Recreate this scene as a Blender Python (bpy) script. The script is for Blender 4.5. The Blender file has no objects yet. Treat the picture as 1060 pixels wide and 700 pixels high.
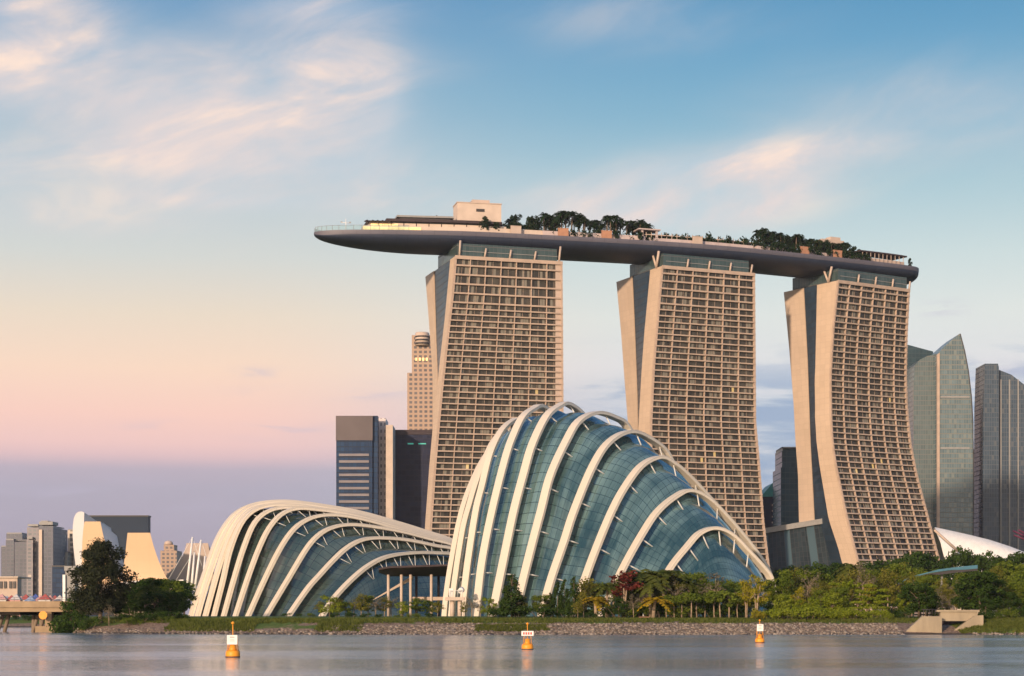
import bpy, bmesh, math, random
from mathutils import Vector, Matrix, noise as mnoise
random.seed(7)
R = math.radians
SC = bpy.context.scene
COL = SC.collection

# ---------------------------------------------------------------- camera, sky, sun, exposure
F = 1960.0          # focal length in photo pixels
VH = 638.0          # horizon row in the photo
CH = 4.0            # eye height above the water, metres
cam_d = bpy.data.cameras.new('camera')
cam = bpy.data.objects.new('camera', cam_d); COL.objects.link(cam)
cam.location = (0, 0, CH); cam.rotation_euler = (R(90), 0, 0)
cam_d.sensor_width = 36.0; cam_d.lens = 36.0 * F / 1060.0
cam_d.shift_y = (VH - 350.0) / 1060.0
cam_d.clip_start = 1.0; cam_d.clip_end = 30000.0
SC.camera = cam
SC.view_settings.view_transform = 'Standard'
try: SC.view_settings.look = 'None'
except Exception: pass
SC.view_settings.exposure = 0.32
SC.view_settings.gamma = 1.0
SC.view_settings.use_curve_mapping = False

SUN_DIR = Vector((-0.44, -0.87, 0.22)).normalized()      # towards the sun
sd = bpy.data.lights.new('sun', 'SUN'); sun = bpy.data.objects.new('sun', sd); COL.objects.link(sun)
sd.energy = 3.6; sd.angle = R(2.0); sd.color = (1.0, 0.76, 0.55)
sun.rotation_euler = SUN_DIR.to_track_quat('Z', 'Y').to_euler()
sun.location = (-300, -300, 300)

def lin(r, g, b):
    f = lambda c: c / 12.92 if c <= 0.04045 else ((c + 0.055) / 1.055) ** 2.4
    return (f(r / 255.0), f(g / 255.0), f(b / 255.0), 1.0)

class NT:
    """small helper round a node tree"""
    def __init__(s, nt): s.nt = nt; s.N = nt.nodes; s.L = nt.links
    def new(s, t, **k):
        n = s.N.new(t)
        for a, b in k.items(): setattr(n, a, b)
        return n
    def put(s, sock, v):
        if hasattr(v, 'is_linked') or isinstance(v, bpy.types.NodeSocket): s.L.new(v, sock)
        else: sock.default_value = v
    def m(s, op, a, b=0.0, c=None, clamp=False):
        n = s.new('ShaderNodeMath', operation=op, use_clamp=clamp)
        s.put(n.inputs[0], a); s.put(n.inputs[1], b)
        if c is not None: s.put(n.inputs[2], c)
        return n.outputs[0]
    def mix(s, f, a, b, blend='MIX'):
        n = s.new('ShaderNodeMix', data_type='RGBA', blend_type=blend)
        s.put(n.inputs[0], f); s.put(n.inputs[6], a); s.put(n.inputs[7], b)
        return n.outputs[2]
    def ramp(s, f, stops, interp='LINEAR'):
        n = s.new('ShaderNodeValToRGB'); cr = n.color_ramp; cr.interpolation = interp
        while len(cr.elements) < len(stops): cr.elements.new(0.5)
        for e, (p, c) in zip(cr.elements, stops): e.position = p; e.color = c
        s.put(n.inputs[0], f); return n.outputs[0]
    def smooth(s, x, lo, hi):
        n = s.new('ShaderNodeMapRange', interpolation_type='SMOOTHSTEP')
        s.put(n.inputs[0], x); n.inputs[1].default_value = lo; n.inputs[2].default_value = hi
        return n.outputs[0]
    def vec(s, x, y, z=0.0):
        n = s.new('ShaderNodeCombineXYZ'); s.put(n.inputs[0], x); s.put(n.inputs[1], y); s.put(n.inputs[2], z); return n.outputs[0]
    def sep(s, v):
        n = s.new('ShaderNodeSeparateXYZ'); s.put(n.inputs[0], v); return n.outputs
    def noise(s, v, scale, detail=4.0, rough=0.55, dist=0.0):
        n = s.new('ShaderNodeTexNoise'); s.put(n.inputs['Vector'], v)
        n.inputs['Scale'].default_value = scale; n.inputs['Detail'].default_value = detail
        n.inputs['Roughness'].default_value = rough; n.inputs['Distortion'].default_value = dist
        return n.outputs[0]

def build_world():
    w = bpy.data.worlds.new('World'); SC.world = w; w.use_nodes = True
    t = NT(w.node_tree); t.N.clear()
    out = t.new('ShaderNodeOutputWorld'); bg = t.new('ShaderNodeBackground')
    t.L.new(bg.outputs[0], out.inputs[0]); bg.inputs[1].default_value = 0.1
    d = t.new('ShaderNodeTexCoord').outputs['Generated']
    x, y, z = t.sep(d)
    rr = t.m('SQRT', t.m('ADD', t.m('MULTIPLY', x, x), t.m('MULTIPLY', y, y)))
    e = t.m('DIVIDE', z, t.m('MAXIMUM', rr, 0.02))      # tangent of the elevation
    a = t.m('DIVIDE', x, t.m('MAXIMUM', rr, 0.02))      # sine of the azimuth from the view axis
    ef = t.m('DIVIDE', e, 0.5)
    P = lambda v: max(0.0, (VH - v) / F / 0.5)
    left = t.ramp(ef, [(0.0, lin(158,150,164)), (P(560), lin(159,151,168)), (P(508), lin(163,156,173)), (P(488), lin(172,160,175)),
                       (P(474), lin(208,176,180)), (P(462), lin(222,184,181)), (P(432), lin(232,191,179)), (P(385), lin(232,201,180)), (P(330), lin(218,202,184)), (P(270), lin(196,198,194)),
                       (P(190), lin(170,186,194)), (P(100), lin(138,168,188)), (P(0), lin(94,140,178)), (1.0, lin(66,112,165))])
    right = t.ramp(ef, [(0.0, lin(172,166,182)), (P(560), lin(166,172,192)), (P(480), lin(162,174,192)), (P(420), lin(180,188,200)), (P(380), lin(206,206,208)),
                        (P(330), lin(206,210,207)), (P(270), lin(188,202,203)), (P(200), lin(158,186,196)), (P(120), lin(120,164,188)), (P(50), lin(94,148,182)), (P(0), lin(80,138,176)), (1.0, lin(60,115,170))])
    az = t.smooth(a, -0.16, 0.10)
    base = t.mix(az, left, right)
    # horizontal grey-blue cloud bands low on the right, a mauve bank low on the left
    nb = t.noise(t.vec(t.m('MULTIPLY', a, 9.0), t.m('MULTIPLY', e, 60.0), 0.0), 1.0, 5.0, 0.6, 0.4)
    low = t.m('MULTIPLY', t.smooth(e, 0.02, 0.06), t.m('SUBTRACT', 1.0, t.smooth(e, 0.11, 0.15)))
    bright = t.m('MULTIPLY', t.m('MULTIPLY', t.smooth(nb, 0.48, 0.66), low), t.smooth(a, -0.02, 0.12))
    base = t.mix(t.m('MULTIPLY', bright, 0.75), base, lin(214,208,212))
    dark = t.m('MULTIPLY', t.m('MULTIPLY', t.smooth(nb, 0.56, 0.42), low), t.smooth(a, -0.04, 0.06))
    base = t.mix(t.m('MULTIPLY', dark, 0.9), base, lin(140,158,186))
    nl = t.noise(t.vec(t.m('MULTIPLY', a, 16.0), t.m('MULTIPLY', e, 110.0), 3.7), 1.0, 4.0, 0.55, 0.3)
    def blob(u, v, su, sv):
        da = t.m('DIVIDE', t.m('SUBTRACT', a, (u - 530) / F), su / F)
        de = t.m('DIVIDE', t.m('SUBTRACT', e, (VH - v) / F), sv / F)
        q = t.m('ADD', t.m('MULTIPLY', da, da), t.m('MULTIPLY', de, de))
        return t.m('POWER', 2.718, t.m('MULTIPLY', q, -1.0))
    def total(bl):
        acc = None
        for (u, v, su, sv, amp) in bl:
            b = t.m('MULTIPLY', blob(u, v, su, sv), amp)
            acc = b if acc is None else t.m('ADD', acc, b)
        return acc
    # small mauve scraps
    sc = t.m('MULTIPLY', t.smooth(nl, 0.44, 0.60), total([(350,407,70,7,1.0), (260,388,40,5,.8), (290,443,45,10,1.0), (190,446,50,6,.6), (965,328,22,7,.9), (60,520,200,22,.5), (1000,395,90,12,.6)]), clamp=True)
    base = t.mix(t.m('MULTIPLY', sc, 0.55), base, lin(176,170,192))
    # high wispy clouds, streaked up to the right
    c, s_ = math.cos(R(17)), math.sin(R(17))
    uu = t.m('ADD', t.m('MULTIPLY', a, c), t.m('MULTIPLY', e, s_))
    vv = t.m('SUBTRACT', t.m('MULTIPLY', e, c), t.m('MULTIPLY', a, s_))
    n1 = t.noise(t.vec(t.m('MULTIPLY', uu, 11.0), t.m('MULTIPLY', vv, 30.0), 1.3), 1.0, 7.0, 0.56, 0.5)
    n2 = t.noise(t.vec(t.m('MULTIPLY', uu, 5.0), t.m('MULTIPLY', vv, 11.0), 7.7), 1.0, 3.0, 0.5, 0.3)
    n12 = t.m('ADD', t.m('MULTIPLY', n1, 0.7), t.m('MULTIPLY', n2, 0.3))
    env = total([(255,150,115,50,1.3), (365,122,50,55,1.2), (250,135,60,16,.5), (390,100,26,24,.5), (150,170,90,30,.6), (30,95,70,38,.9), (20,20,90,20,1.0), (330,12,80,24,1.0), (330,68,90,26,.8), (90,60,110,26,.7), (190,110,120,30,.7), (100,235,140,22,.4), (430,200,90,30,.35),
                 (738,192,85,24,2.0), (680,216,120,24,1.5), (815,165,50,14,.3), (840,160,80,18,.5), (240,212,120,10,.6), (10,190,60,24,.5), (960,130,150,45,.35), (660,20,120,30,.25)])
    mask = t.m('MULTIPLY', t.smooth(n12, 0.35, 0.62), t.m('MINIMUM', env, 1.15), clamp=True)
    veil = t.m('MULTIPLY', t.m('MINIMUM', env, 1.0), 0.40)
    base = t.mix(veil, base, lin(200,200,206))
    ccol = t.mix(t.smooth(n1, 0.5, 0.72), lin(216,200,196), lin(244,216,196))
    base = t.mix(t.m('MULTIPLY', mask, 0.92), base, ccol)
    # glow of the low sun behind and to the left of the view, a dim east behind
    sx = t.m('ADD', t.m('MULTIPLY', x, SUN_DIR.x), t.m('MULTIPLY', y, SUN_DIR.y))
    base = t.mix(t.m('MULTIPLY', t.smooth(sx, 0.3, 1.0), t.m('SUBTRACT', 1.0, t.smooth(e, 0.1, 1.2))), base, (1.9, 1.45, 1.02, 1))
    nish = t.new('ShaderNodeTexSky', sky_type='NISHITA')
    nish.sun_disc = False; nish.sun_elevation = math.asin(SUN_DIR.z); nish.sun_rotation = math.atan2(SUN_DIR.x, SUN_DIR.y)
    nish.air_density = 1.2; nish.dust_density = 2.0
    scaled = t.mix(1.0, base, (10.0, 10.0, 10.0, 1.0), 'MULTIPLY')
    fin = t.mix(0.94, nish.outputs[0], scaled)
    t.L.new(fin, bg.inputs[0])
    try: w.cycles.sampling_method = 'MANUAL'; w.cycles.sample_map_resolution = 1024
    except Exception: pass
build_world()

# ---------------------------------------------------------------- mesh and object helpers
def W(u, v, Y): return Vector(((u - 530) / F * Y, Y, CH + (VH - v) / F * Y))
def WX(u, Y): return (u - 530) / F * Y
def WZ(v, Y): return CH + (VH - v) / F * Y
def lerp(a, b, t): return a + (b - a) * t
def interp(tab, x):
    if x <= tab[0][0]: return tab[0][1]
    for (x0, y0), (x1, y1) in zip(tab, tab[1:]):
        if x <= x1: return y0 + (y1 - y0) * (x - x0) / (x1 - x0)
    return tab[-1][1]
def catmull(pts, n):
    """n samples at even arc length through pts (tuples or Vectors of any size)"""
    P = [tuple(p) for p in pts]; k = len(P[0]); dense = []
    for i in range(len(P) - 1):
        p0 = P[i - 1] if i else tuple(2 * P[0][j] - P[1][j] for j in range(k))
        p1, p2 = P[i], P[i + 1]
        p3 = P[i + 2] if i + 2 < len(P) else tuple(2 * p2[j] - p1[j] for j in range(k))
        for q in range(16):
            t = q / 16.0
            dense.append(tuple(0.5 * (2 * p1[j] + (p2[j] - p0[j]) * t + (2 * p0[j] - 5 * p1[j] + 4 * p2[j] - p3[j]) * t * t + (3 * p1[j] - p0[j] - 3 * p2[j] + p3[j]) * t ** 3) for j in range(k)))
    dense.append(P[-1])
    acc = [0.0]
    for a, b in zip(dense, dense[1:]): acc.append(acc[-1] + math.dist(a, b))
    out = []; i = 0
    for q in range(n):
        s = acc[-1] * q / (n - 1)
        while i < len(acc) - 2 and acc[i + 1] < s: i += 1
        L = acc[i + 1] - acc[i]; t = (s - acc[i]) / L if L > 1e-9 else 0
        out.append(tuple(lerp(dense[i][j], dense[i + 1][j], t) for j in range(k)))
    return out

def root_loc(o):
    while o.parent: o = o.parent
    return o.location.copy()

class MB:
    def __init__(s): s.v = []; s.f = []; s.uv = []; s.mi = []; s.smooth = []; s.tint = None
    def add(s, verts, faces, uvs=None, mi=0, smooth=False):
        b = len(s.v); s.v += [tuple(p) for p in verts]
        for k, fc in enumerate(faces):
            s.f.append([b + i for i in fc]); s.mi.append(mi); s.smooth.append(smooth)
            s.uv.append(uvs[k] if uvs else None)
        return s
    def box(s, c, size, rz=0.0, mi=0):
        hx, hy, hz = size[0] / 2, size[1] / 2, size[2] / 2; ca, sa = math.cos(rz), math.sin(rz); V = []
        for dz in (-hz, hz):
            for dx, dy in ((-hx, -hy), (hx, -hy), (hx, hy), (-hx, hy)):
                V.append((c[0] + dx * ca - dy * sa, c[1] + dx * sa + dy * ca, c[2] + dz))
        return s.hexa(V, mi)
    def hexa(s, V, mi=0, uv=None):
        """eight corners: four below counter-clockwise from above, four above"""
        fs = [(3, 2, 1, 0), (4, 5, 6, 7), (0, 1, 5, 4), (1, 2, 6, 5), (2, 3, 7, 6), (3, 0, 4, 7)]
        uvs = []
        V = [Vector(p) for p in V]
        for fc in fs:
            a, b, c, d = [V[i] for i in fc]
            w = (b - a).length; h = (d - a).length
            uvs.append([(0, 0), (w, 0), (w, h), (0, h)])
        return s.add(V, fs, uvs, mi)
    def tube(s, pts, rad, n=8, mi=0, cap=True, smooth=True):
        pts = [Vector(p) for p in pts]; rad = rad if isinstance(rad, (list, tuple)) else [rad] * len(pts)
        V = []; Fc = []
        up = Vector((0, 0, 1))
        for i, p in enumerate(pts):
            d = (pts[min(i + 1, len(pts) - 1)] - pts[max(i - 1, 0)])
            d = d.normalized() if d.length > 1e-9 else up
            a = d.cross(up if abs(d.z) < 0.95 else Vector((1, 0, 0))).normalized(); b = a.cross(d)
            for k in range(n):
                an = 2 * math.pi * k / n; V.append(p + (a * math.cos(an) + b * math.sin(an)) * rad[i])
        for i in range(len(pts) - 1):
            for k in range(n):
                k2 = (k + 1) % n; Fc.append((i * n + k, i * n + k2, (i + 1) * n + k2, (i + 1) * n + k))
        s.add(V, Fc, None, mi, smooth)
        if cap:
            b = len(s.v) - len(V)
            s.f.append([b + k for k in range(n)][::-1]); s.mi.append(mi); s.smooth.append(False); s.uv.append(None)
            s.f.append([b + (len(pts) - 1) * n + k for k in range(n)]); s.mi.append(mi); s.smooth.append(False); s.uv.append(None)
        return s
    def cyl(s, c, r, h, n=16, r2=None, mi=0):
        return s.tube([c, (c[0], c[1], c[2] + h)], [r, r if r2 is None else r2], n, mi)
    def strip(s, rows, uvr=None, mi=0, smooth=True, close=False):
        """grid of points: rows of equal length"""
        n = len(rows[0]); V = [p for r in rows for p in r]; Fc = []; U = []
        for i in range(len(rows) - 1):
            for j in range(n - 1 + (1 if close else 0)):
                j2 = (j + 1) % n
                Fc.append((i * n + j, i * n + j2, (i + 1) * n + j2, (i + 1) * n + j))
                if uvr: U.append([uvr[i][j], uvr[i][j2], uvr[i + 1][j2], uvr[i + 1][j]])
        return s.add(V, Fc, U if uvr else None, mi, smooth)
    def extrude(s, outline, depth, mi=0, d=(0, 1, 0)):
        """a closed outline of 3D points pushed back along d; UVs in metres"""
        d = Vector(d); n = len(outline); P = [Vector(p) for p in outline]
        o = P[0]
        ax = (P[1] - P[0]); ax.z = 0
        ax = Vector((1, 0, 0)) if ax.length < 1e-6 else ax
        fuv = [((p - o).dot(Vector((1, 0, 0))), p.z) for p in P]
        s.add(P, [list(range(n))], [fuv], mi)
        s.add([p + d * depth for p in P], [list(range(n))[::-1]], [fuv[::-1]], mi)
        for i in range(n):
            a, b = P[i], P[(i + 1) % n]
            s.add([b, a, a + d * depth, b + d * depth], [(0, 1, 2, 3)], [[(0, b.z), (0, a.z), (depth, a.z), (depth, b.z)]], mi)
        return s
    def build(s, name, mats, parent=None, origin=None, sharp=None):
        mats = mats if isinstance(mats, (list, tuple)) else [mats]
        off = root_loc(parent) if parent else Vector(origin if origin is not None else (0, 0, 0))
        me = bpy.data.meshes.new(name)
        me.from_pydata([(p[0] - off.x, p[1] - off.y, p[2] - off.z) for p in s.v], [], s.f)
        for m in mats: me.materials.append(m)
        me.polygons.foreach_set('material_index', s.mi)
        me.polygons.foreach_set('use_smooth', s.smooth)
        if any(u is not None for u in s.uv):
            ul = me.uv_layers.new(name='UVMap'); flat = []
            for fc, u in zip(s.f, s.uv):
                for k in range(len(fc)): flat += list(u[k]) if u else [0.0, 0.0]
            ul.data.foreach_set('uv', flat)
        if s.tint:
            at = me.attributes.new('tint', 'FLOAT', 'FACE'); at.data.foreach_set('value', s.tint)
        me.update()
        o = bpy.data.objects.new(name, me); COL.objects.link(o)
        if parent: o.parent = parent
        else: o.location = off
        return o

def tag(o, label=None, cat=None, group=None, kind=None):
    if label: o['label'] = label
    if cat: o['category'] = cat
    if group: o['group'] = group
    if kind: o['kind'] = kind
    return o
def thing(name, label, cat, loc, group=None):
    o = bpy.data.objects.new(name, None); COL.objects.link(o); o.location = loc
    o.empty_display_size = 1.0
    return tag(o, label, cat, group)
def copy_tree(o, parent=None):
    c = o.copy(); COL.objects.link(c)
    if parent: c.parent = parent
    for ch in list(o.children): copy_tree(ch, c)
    return c

# ---------------------------------------------------------------- materials
def mat(name, col, rough=0.6, metal=0.0, var=0.12, scale=0.3, bump=0.0, bscale=None, spec=0.4, stretch=(1, 1, 1), emit=None):
    """painted or cast surface with a little cloudy wear"""
    m = bpy.data.materials.new(name); m.use_nodes = True
    t = NT(m.node_tree); b = t.N['Principled BSDF']
    co = t.new('ShaderNodeTexCoord').outputs['Object']
    mp = t.new('ShaderNodeMapping'); mp.inputs['Scale'].default_value = stretch; t.L.new(co, mp.inputs[0])
    n = t.noise(mp.outputs[0], scale, 5.0, 0.6)
    f = t.smooth(n, 0.3, 0.7)
    a = tuple(c * (1 - var) for c in col) + (1,); c2 = tuple(min(1, c * (1 + var)) for c in col) + (1,)
    t.L.new(t.mix(f, a, c2), b.inputs['Base Color'])
    b.inputs['Roughness'].default_value = rough; b.inputs['Metallic'].default_value = metal
    b.inputs['Specular IOR Level'].default_value = spec
    if bump:
        bn = t.new('ShaderNodeBump'); bn.inputs['Strength'].default_value = bump
        t.L.new(t.noise(mp.outputs[0], bscale or scale * 6, 4.0), bn.inputs['Height']); t.L.new(bn.outputs[0], b.inputs['Normal'])
    if emit:
        b.inputs['Emission Color'].default_value = emit[0] + (1,); b.inputs['Emission Strength'].default_value = emit[1]
    return m

def panel_mat(name, col, pu, pv, gap=0.03, dark=0.75, rough=0.6, var=0.06, axis_u=None):
    """cladding with thin joints; UVs in metres"""
    m = bpy.data.materials.new(name); m.use_nodes = True
    t = NT(m.node_tree); b = t.N['Principled BSDF']
    uv = t.new('ShaderNodeUVMap').outputs[0]; x, y, _ = t.sep(uv)
    ux = t.m('DIVIDE', x, pu); uy = t.m('DIVIDE', y, pv)
    jx = t.m('LESS_THAN', t.m('FRACT', ux), gap); jy = t.m('LESS_THAN', t.m('FRACT', uy), gap)
    j = t.m('MAXIMUM', jx, jy)
    wn = t.new('ShaderNodeTexWhiteNoise', noise_dimensions='2D'); t.L.new(t.vec(t.m('FLOOR', ux), t.m('FLOOR', uy)), wn.inputs['Vector'])
    co = t.new('ShaderNodeTexCoord').outputs['Object']
    nz = t.noise(co, 0.05, 5.0, 0.6)
    f = t.m('ADD', t.m('MULTIPLY', wn.outputs[0], 0.5), t.m('MULTIPLY', t.smooth(nz, 0.3, 0.7), 0.5))
    c = t.mix(f, tuple(k * (1 - var) for k in col) + (1,), tuple(min(1, k * (1 + var)) for k in col) + (1,))
    c = t.mix(j, c, tuple(k * dark for k in col) + (1,))
    t.L.new(c, b.inputs['Base Color']); b.inputs['Roughness'].default_value = rough; b.inputs['Specular IOR Level'].default_value = 0.3
    return m

def window_mat(name, wall, ga, gb, cw, ch, fx, fy, rough=0.25, lit=0.0, curtain=None, pcur=0.25, tilt=0.02, metal=0.0, spec=0.5):
    """glazing grid: cells cw x ch metres, fx / fy of each cell is frame; panes vary, some have drawn curtains"""
    m = bpy.data.materials.new(name); m.use_nodes = True
    t = NT(m.node_tree); b = t.N['Principled BSDF']
    uv = t.new('ShaderNodeUVMap').outputs[0]; x, y, _ = t.sep(uv)
    ux = t.m('DIVIDE', x, cw); uy = t.m('DIVIDE', y, ch)
    frx = t.m('LESS_THAN', t.m('FRACT', ux), fx); fry = t.m('LESS_THAN', t.m('FRACT', uy), fy)
    fr = t.m('MAXIMUM', frx, fry)
    cell = t.vec(t.m('FLOOR', ux), t.m('FLOOR', uy))
    wn = t.new('ShaderNodeTexWhiteNoise', noise_dimensions='2D'); t.L.new(cell, wn.inputs['Vector'])
    r, g, bl = t.sep(wn.outputs['Color'])
    n = t.noise(t.vec(t.m('MULTIPLY', x, 0.02), t.m('MULTIPLY', y, 0.02)), 1.0, 3.0)
    f = t.m('ADD', t.m('MULTIPLY', r, 0.55), t.m('MULTIPLY', t.smooth(n, 0.3, 0.7), 0.45))
    gc = t.mix(f, tuple(ga) + (1,), tuple(gb) + (1,))
    rg = rough
    if curtain:
        cu = t.m('LESS_THAN', g, pcur); gc = t.mix(cu, gc, tuple(curtain) + (1,))
    c = t.mix(fr, gc, tuple(wall) + (1,))
    t.L.new(c, b.inputs['Base Color'])
    t.L.new(t.m('ADD', t.m('MULTIPLY', fr, 0.6 - rough), rough), b.inputs['Roughness'])
    b.inputs['Specular IOR Level'].default_value = spec; b.inputs['Metallic'].default_value = metal
    if tilt:
        geo = t.new('ShaderNodeNewGeometry').outputs['Normal']
        sub = t.new('ShaderNodeVectorMath', operation='SUBTRACT'); t.L.new(wn.outputs['Color'], sub.inputs[0]); sub.inputs[1].default_value = (.5, .5, .5)
        sc = t.new('ShaderNodeVectorMath', operation='SCALE'); t.L.new(sub.outputs[0], sc.inputs[0]); sc.inputs['Scale'].default_value = tilt
        ad = t.new('ShaderNodeVectorMath', operation='ADD'); t.L.new(geo, ad.inputs[0]); t.L.new(sc.outputs[0], ad.inputs[1])
        nm = t.new('ShaderNodeVectorMath', operation='NORMALIZE'); t.L.new(ad.outputs[0], nm.inputs[0])
        t.L.new(nm.outputs[0], b.inputs['Normal'])
    if lit:
        on = t.m('MULTIPLY', t.m('LESS_THAN', bl, lit), t.m('SUBTRACT', 1.0, fr))
        b.inputs['Emission Color'].default_value = (1.0, 0.62, 0.2, 1); t.L.new(t.m('MULTIPLY', on, 0.55), b.inputs['Emission Strength'])
    return m

def leaf_mat(name, ca, cb, trans=0.3):
    m = bpy.data.materials.new(name); m.use_nodes = True
    t = NT(m.node_tree); t.N.clear()
    out = t.new('ShaderNodeOutputMaterial')
    at = t.new('ShaderNodeAttribute', attribute_name='tint').outputs['Fac']
    oi = t.new('ShaderNodeObjectInfo').outputs['Random']
    f = t.m('ADD', t.m('MULTIPLY', at, 0.75), t.m('MULTIPLY', oi, 0.25))
    c = t.mix(f, tuple(ca) + (1,), tuple(cb) + (1,))
    d = t.new('ShaderNodeBsdfDiffuse'); tr = t.new('ShaderNodeBsdfTranslucent'); mx = t.new('ShaderNodeMixShader')
    t.L.new(c, d.inputs[0]); t.L.new(c, tr.inputs[0]); mx.inputs[0].default_value = trans
    t.L.new(d.outputs[0], mx.inputs[1]); t.L.new(tr.outputs[0], mx.inputs[2]); t.L.new(mx.outputs[0], out.inputs[0])
    return m

M = {}
M['rib'] = panel_mat('cream_steel', (0.78, 0.68, 0.55), 80.0, 4.2, 0.022, 0.8, 0.5, 0.06)
M['strut'] = mat('pale_strut_steel', (0.62, 0.60, 0.56), 0.4, 0, 0.05, 0.4)
M['tan'] = panel_mat('tan_cladding', (0.53, 0.40, 0.295), 4.0, 3.2, 0.035, 0.82, 0.65, 0.08)
M['tan_band'] = mat('tan_balcony_shaded', (0.44, 0.325, 0.25), 0.7, 0, 0.1, 0.2)  # darker than the end walls: facade shade put into the tan
M['hotel_glass'] = window_mat('hotel_window_glass', (0.055, 0.044, 0.036), (0.009, 0.009, 0.008), (0.090, 0.078, 0.060), 1.4, 1.0, 0.09, 0.03, 0.3, 0.0006, (0.20, 0.18, 0.145), 0.24, 0.02, 0, 0.3)
M['atrium'] = window_mat('atrium_blue_glass', (0.03, 0.035, 0.045), (0.008, 0.016, 0.026), (0.025, 0.045, 0.07), 3.0, 3.6, 0.05, 0.07, 0.3, 0, None, 0, 0.02, 0, 0.2)
M['roof_glass'] = window_mat('roof_storey_glass', (0.08, 0.08, 0.08), (0.025, 0.05, 0.052), (0.065, 0.095, 0.095), 2.2, 5.5, 0.06, 0.08, 0.2, 0, None, 0, 0.03)
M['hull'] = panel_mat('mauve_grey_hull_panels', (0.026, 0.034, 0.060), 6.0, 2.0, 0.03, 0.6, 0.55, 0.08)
M['fascia'] = panel_mat('deck_edge_panels', (0.115, 0.108, 0.135), 7.0, 1.3, 0.03, 0.7, 0.5, 0.12)
M['deck'] = mat('deck_paving', (0.33, 0.28, 0.24), 0.7)
M['cream'] = mat('cream_render', (0.54, 0.43, 0.35), 0.7, 0, 0.08, 0.15)
M['beige'] = mat('beige_render', (0.48, 0.37, 0.30), 0.7, 0, 0.08, 0.15)
M['umber'] = mat('dark_umber_roof', (0.040, 0.024, 0.026), 0.7, 0, 0.15, 0.3)
M['dark'] = mat('dark_metal', (0.04, 0.035, 0.035), 0.5, 0, 0.1, 0.5)
M['grey'] = mat('grey_metal', (0.25, 0.24, 0.23), 0.5, 0, 0.1, 0.5)
M['warm_lamp'] = mat('warm_lit_glass', (0.8, 0.6, 0.3), 0.5, 0, 0.3, 0.15, emit=((1.0, 0.62, 0.22), 0.55))
M['terracotta'] = mat('terracotta_box', (0.40, 0.20, 0.12), 0.8, 0, 0.1, 0.5)
M['concrete'] = mat('outfall_concrete', (0.31, 0.25, 0.17), 0.85, 0, 0.16, 0.35, 0.15, 3.0, stretch=(1, 1, 0.3))
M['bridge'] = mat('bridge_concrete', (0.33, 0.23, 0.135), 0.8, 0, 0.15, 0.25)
M['bridge_dark'] = mat('bridge_shaded_concrete', (0.20, 0.15, 0.11), 0.85, 0, 0.2, 0.3)  # same concrete with the shade under the deck put into its colour
M['bark'] = mat('bark', (0.14, 0.10, 0.07), 0.9, 0, 0.25, 1.5)
M['bark_pale'] = mat('pale_bark', (0.30, 0.22, 0.15), 0.9, 0, 0.25, 1.5)
M['white'] = mat('white_paint', (0.75, 0.72, 0.68), 0.5, 0, 0.06, 0.4)
M['orange'] = mat('buoy_orange_paint', (0.80, 0.30, 0.02), 0.45, 0, 0.12, 1.2)
M['red'] = mat('red_paint', (0.55, 0.06, 0.04), 0.5, 0, 0.1, 1.0)
M['petal'] = panel_mat('museum_petal_sunlit_panels', (0.64, 0.44, 0.27), 6.0, 6.0, 0.015, 0.9, 0.5, 0.04)  # white petals; the warm sunlight is put into this orange tone
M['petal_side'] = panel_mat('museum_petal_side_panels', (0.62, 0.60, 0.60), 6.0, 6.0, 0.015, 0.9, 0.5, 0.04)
# ---------------------------------------------------------------- ground and water
def shoreY(X):
    return interp([(-700, 700), (-122, 700), (-113, 640), (-108, 520), (-104, 448), (-92, 436), (-70, 424), (-45, 414), (-30, 412), (110, 411), (300, 405), (900, 380)], X) \
        + (0.9 * math.sin(X * 0.21) + 0.7 * math.sin(X * 0.083 + 1)) * (1 if X > -100 else 0)
PROF = [(-8, -2.2), (-2, -0.7), (0, 0.0), (3, 0.65), (8, 1.75), (13, 2.75), (18, 3.15), (32, 3.6), (60, 3.95), (100, 4.0), (6000, 4.0)]
def gz(X, Y):
    off = Y - shoreY(X)
    z = interp(PROF, off)
    if X > 98.5 and off < 60: z = lerp(z, interp([(-8, -2.2), (0, 0), (1.5, 0.5), (4, 1.6), (8, 2.5), (14, 3.2), (30, 3.7), (60, 3.95)], off), min(1, (X - 98.5) / 3))
    if 1 < off < 22: z += 0.16 * mnoise.noise(Vector((X * 0.35, Y * 0.35, 0)))
    return z
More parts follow.
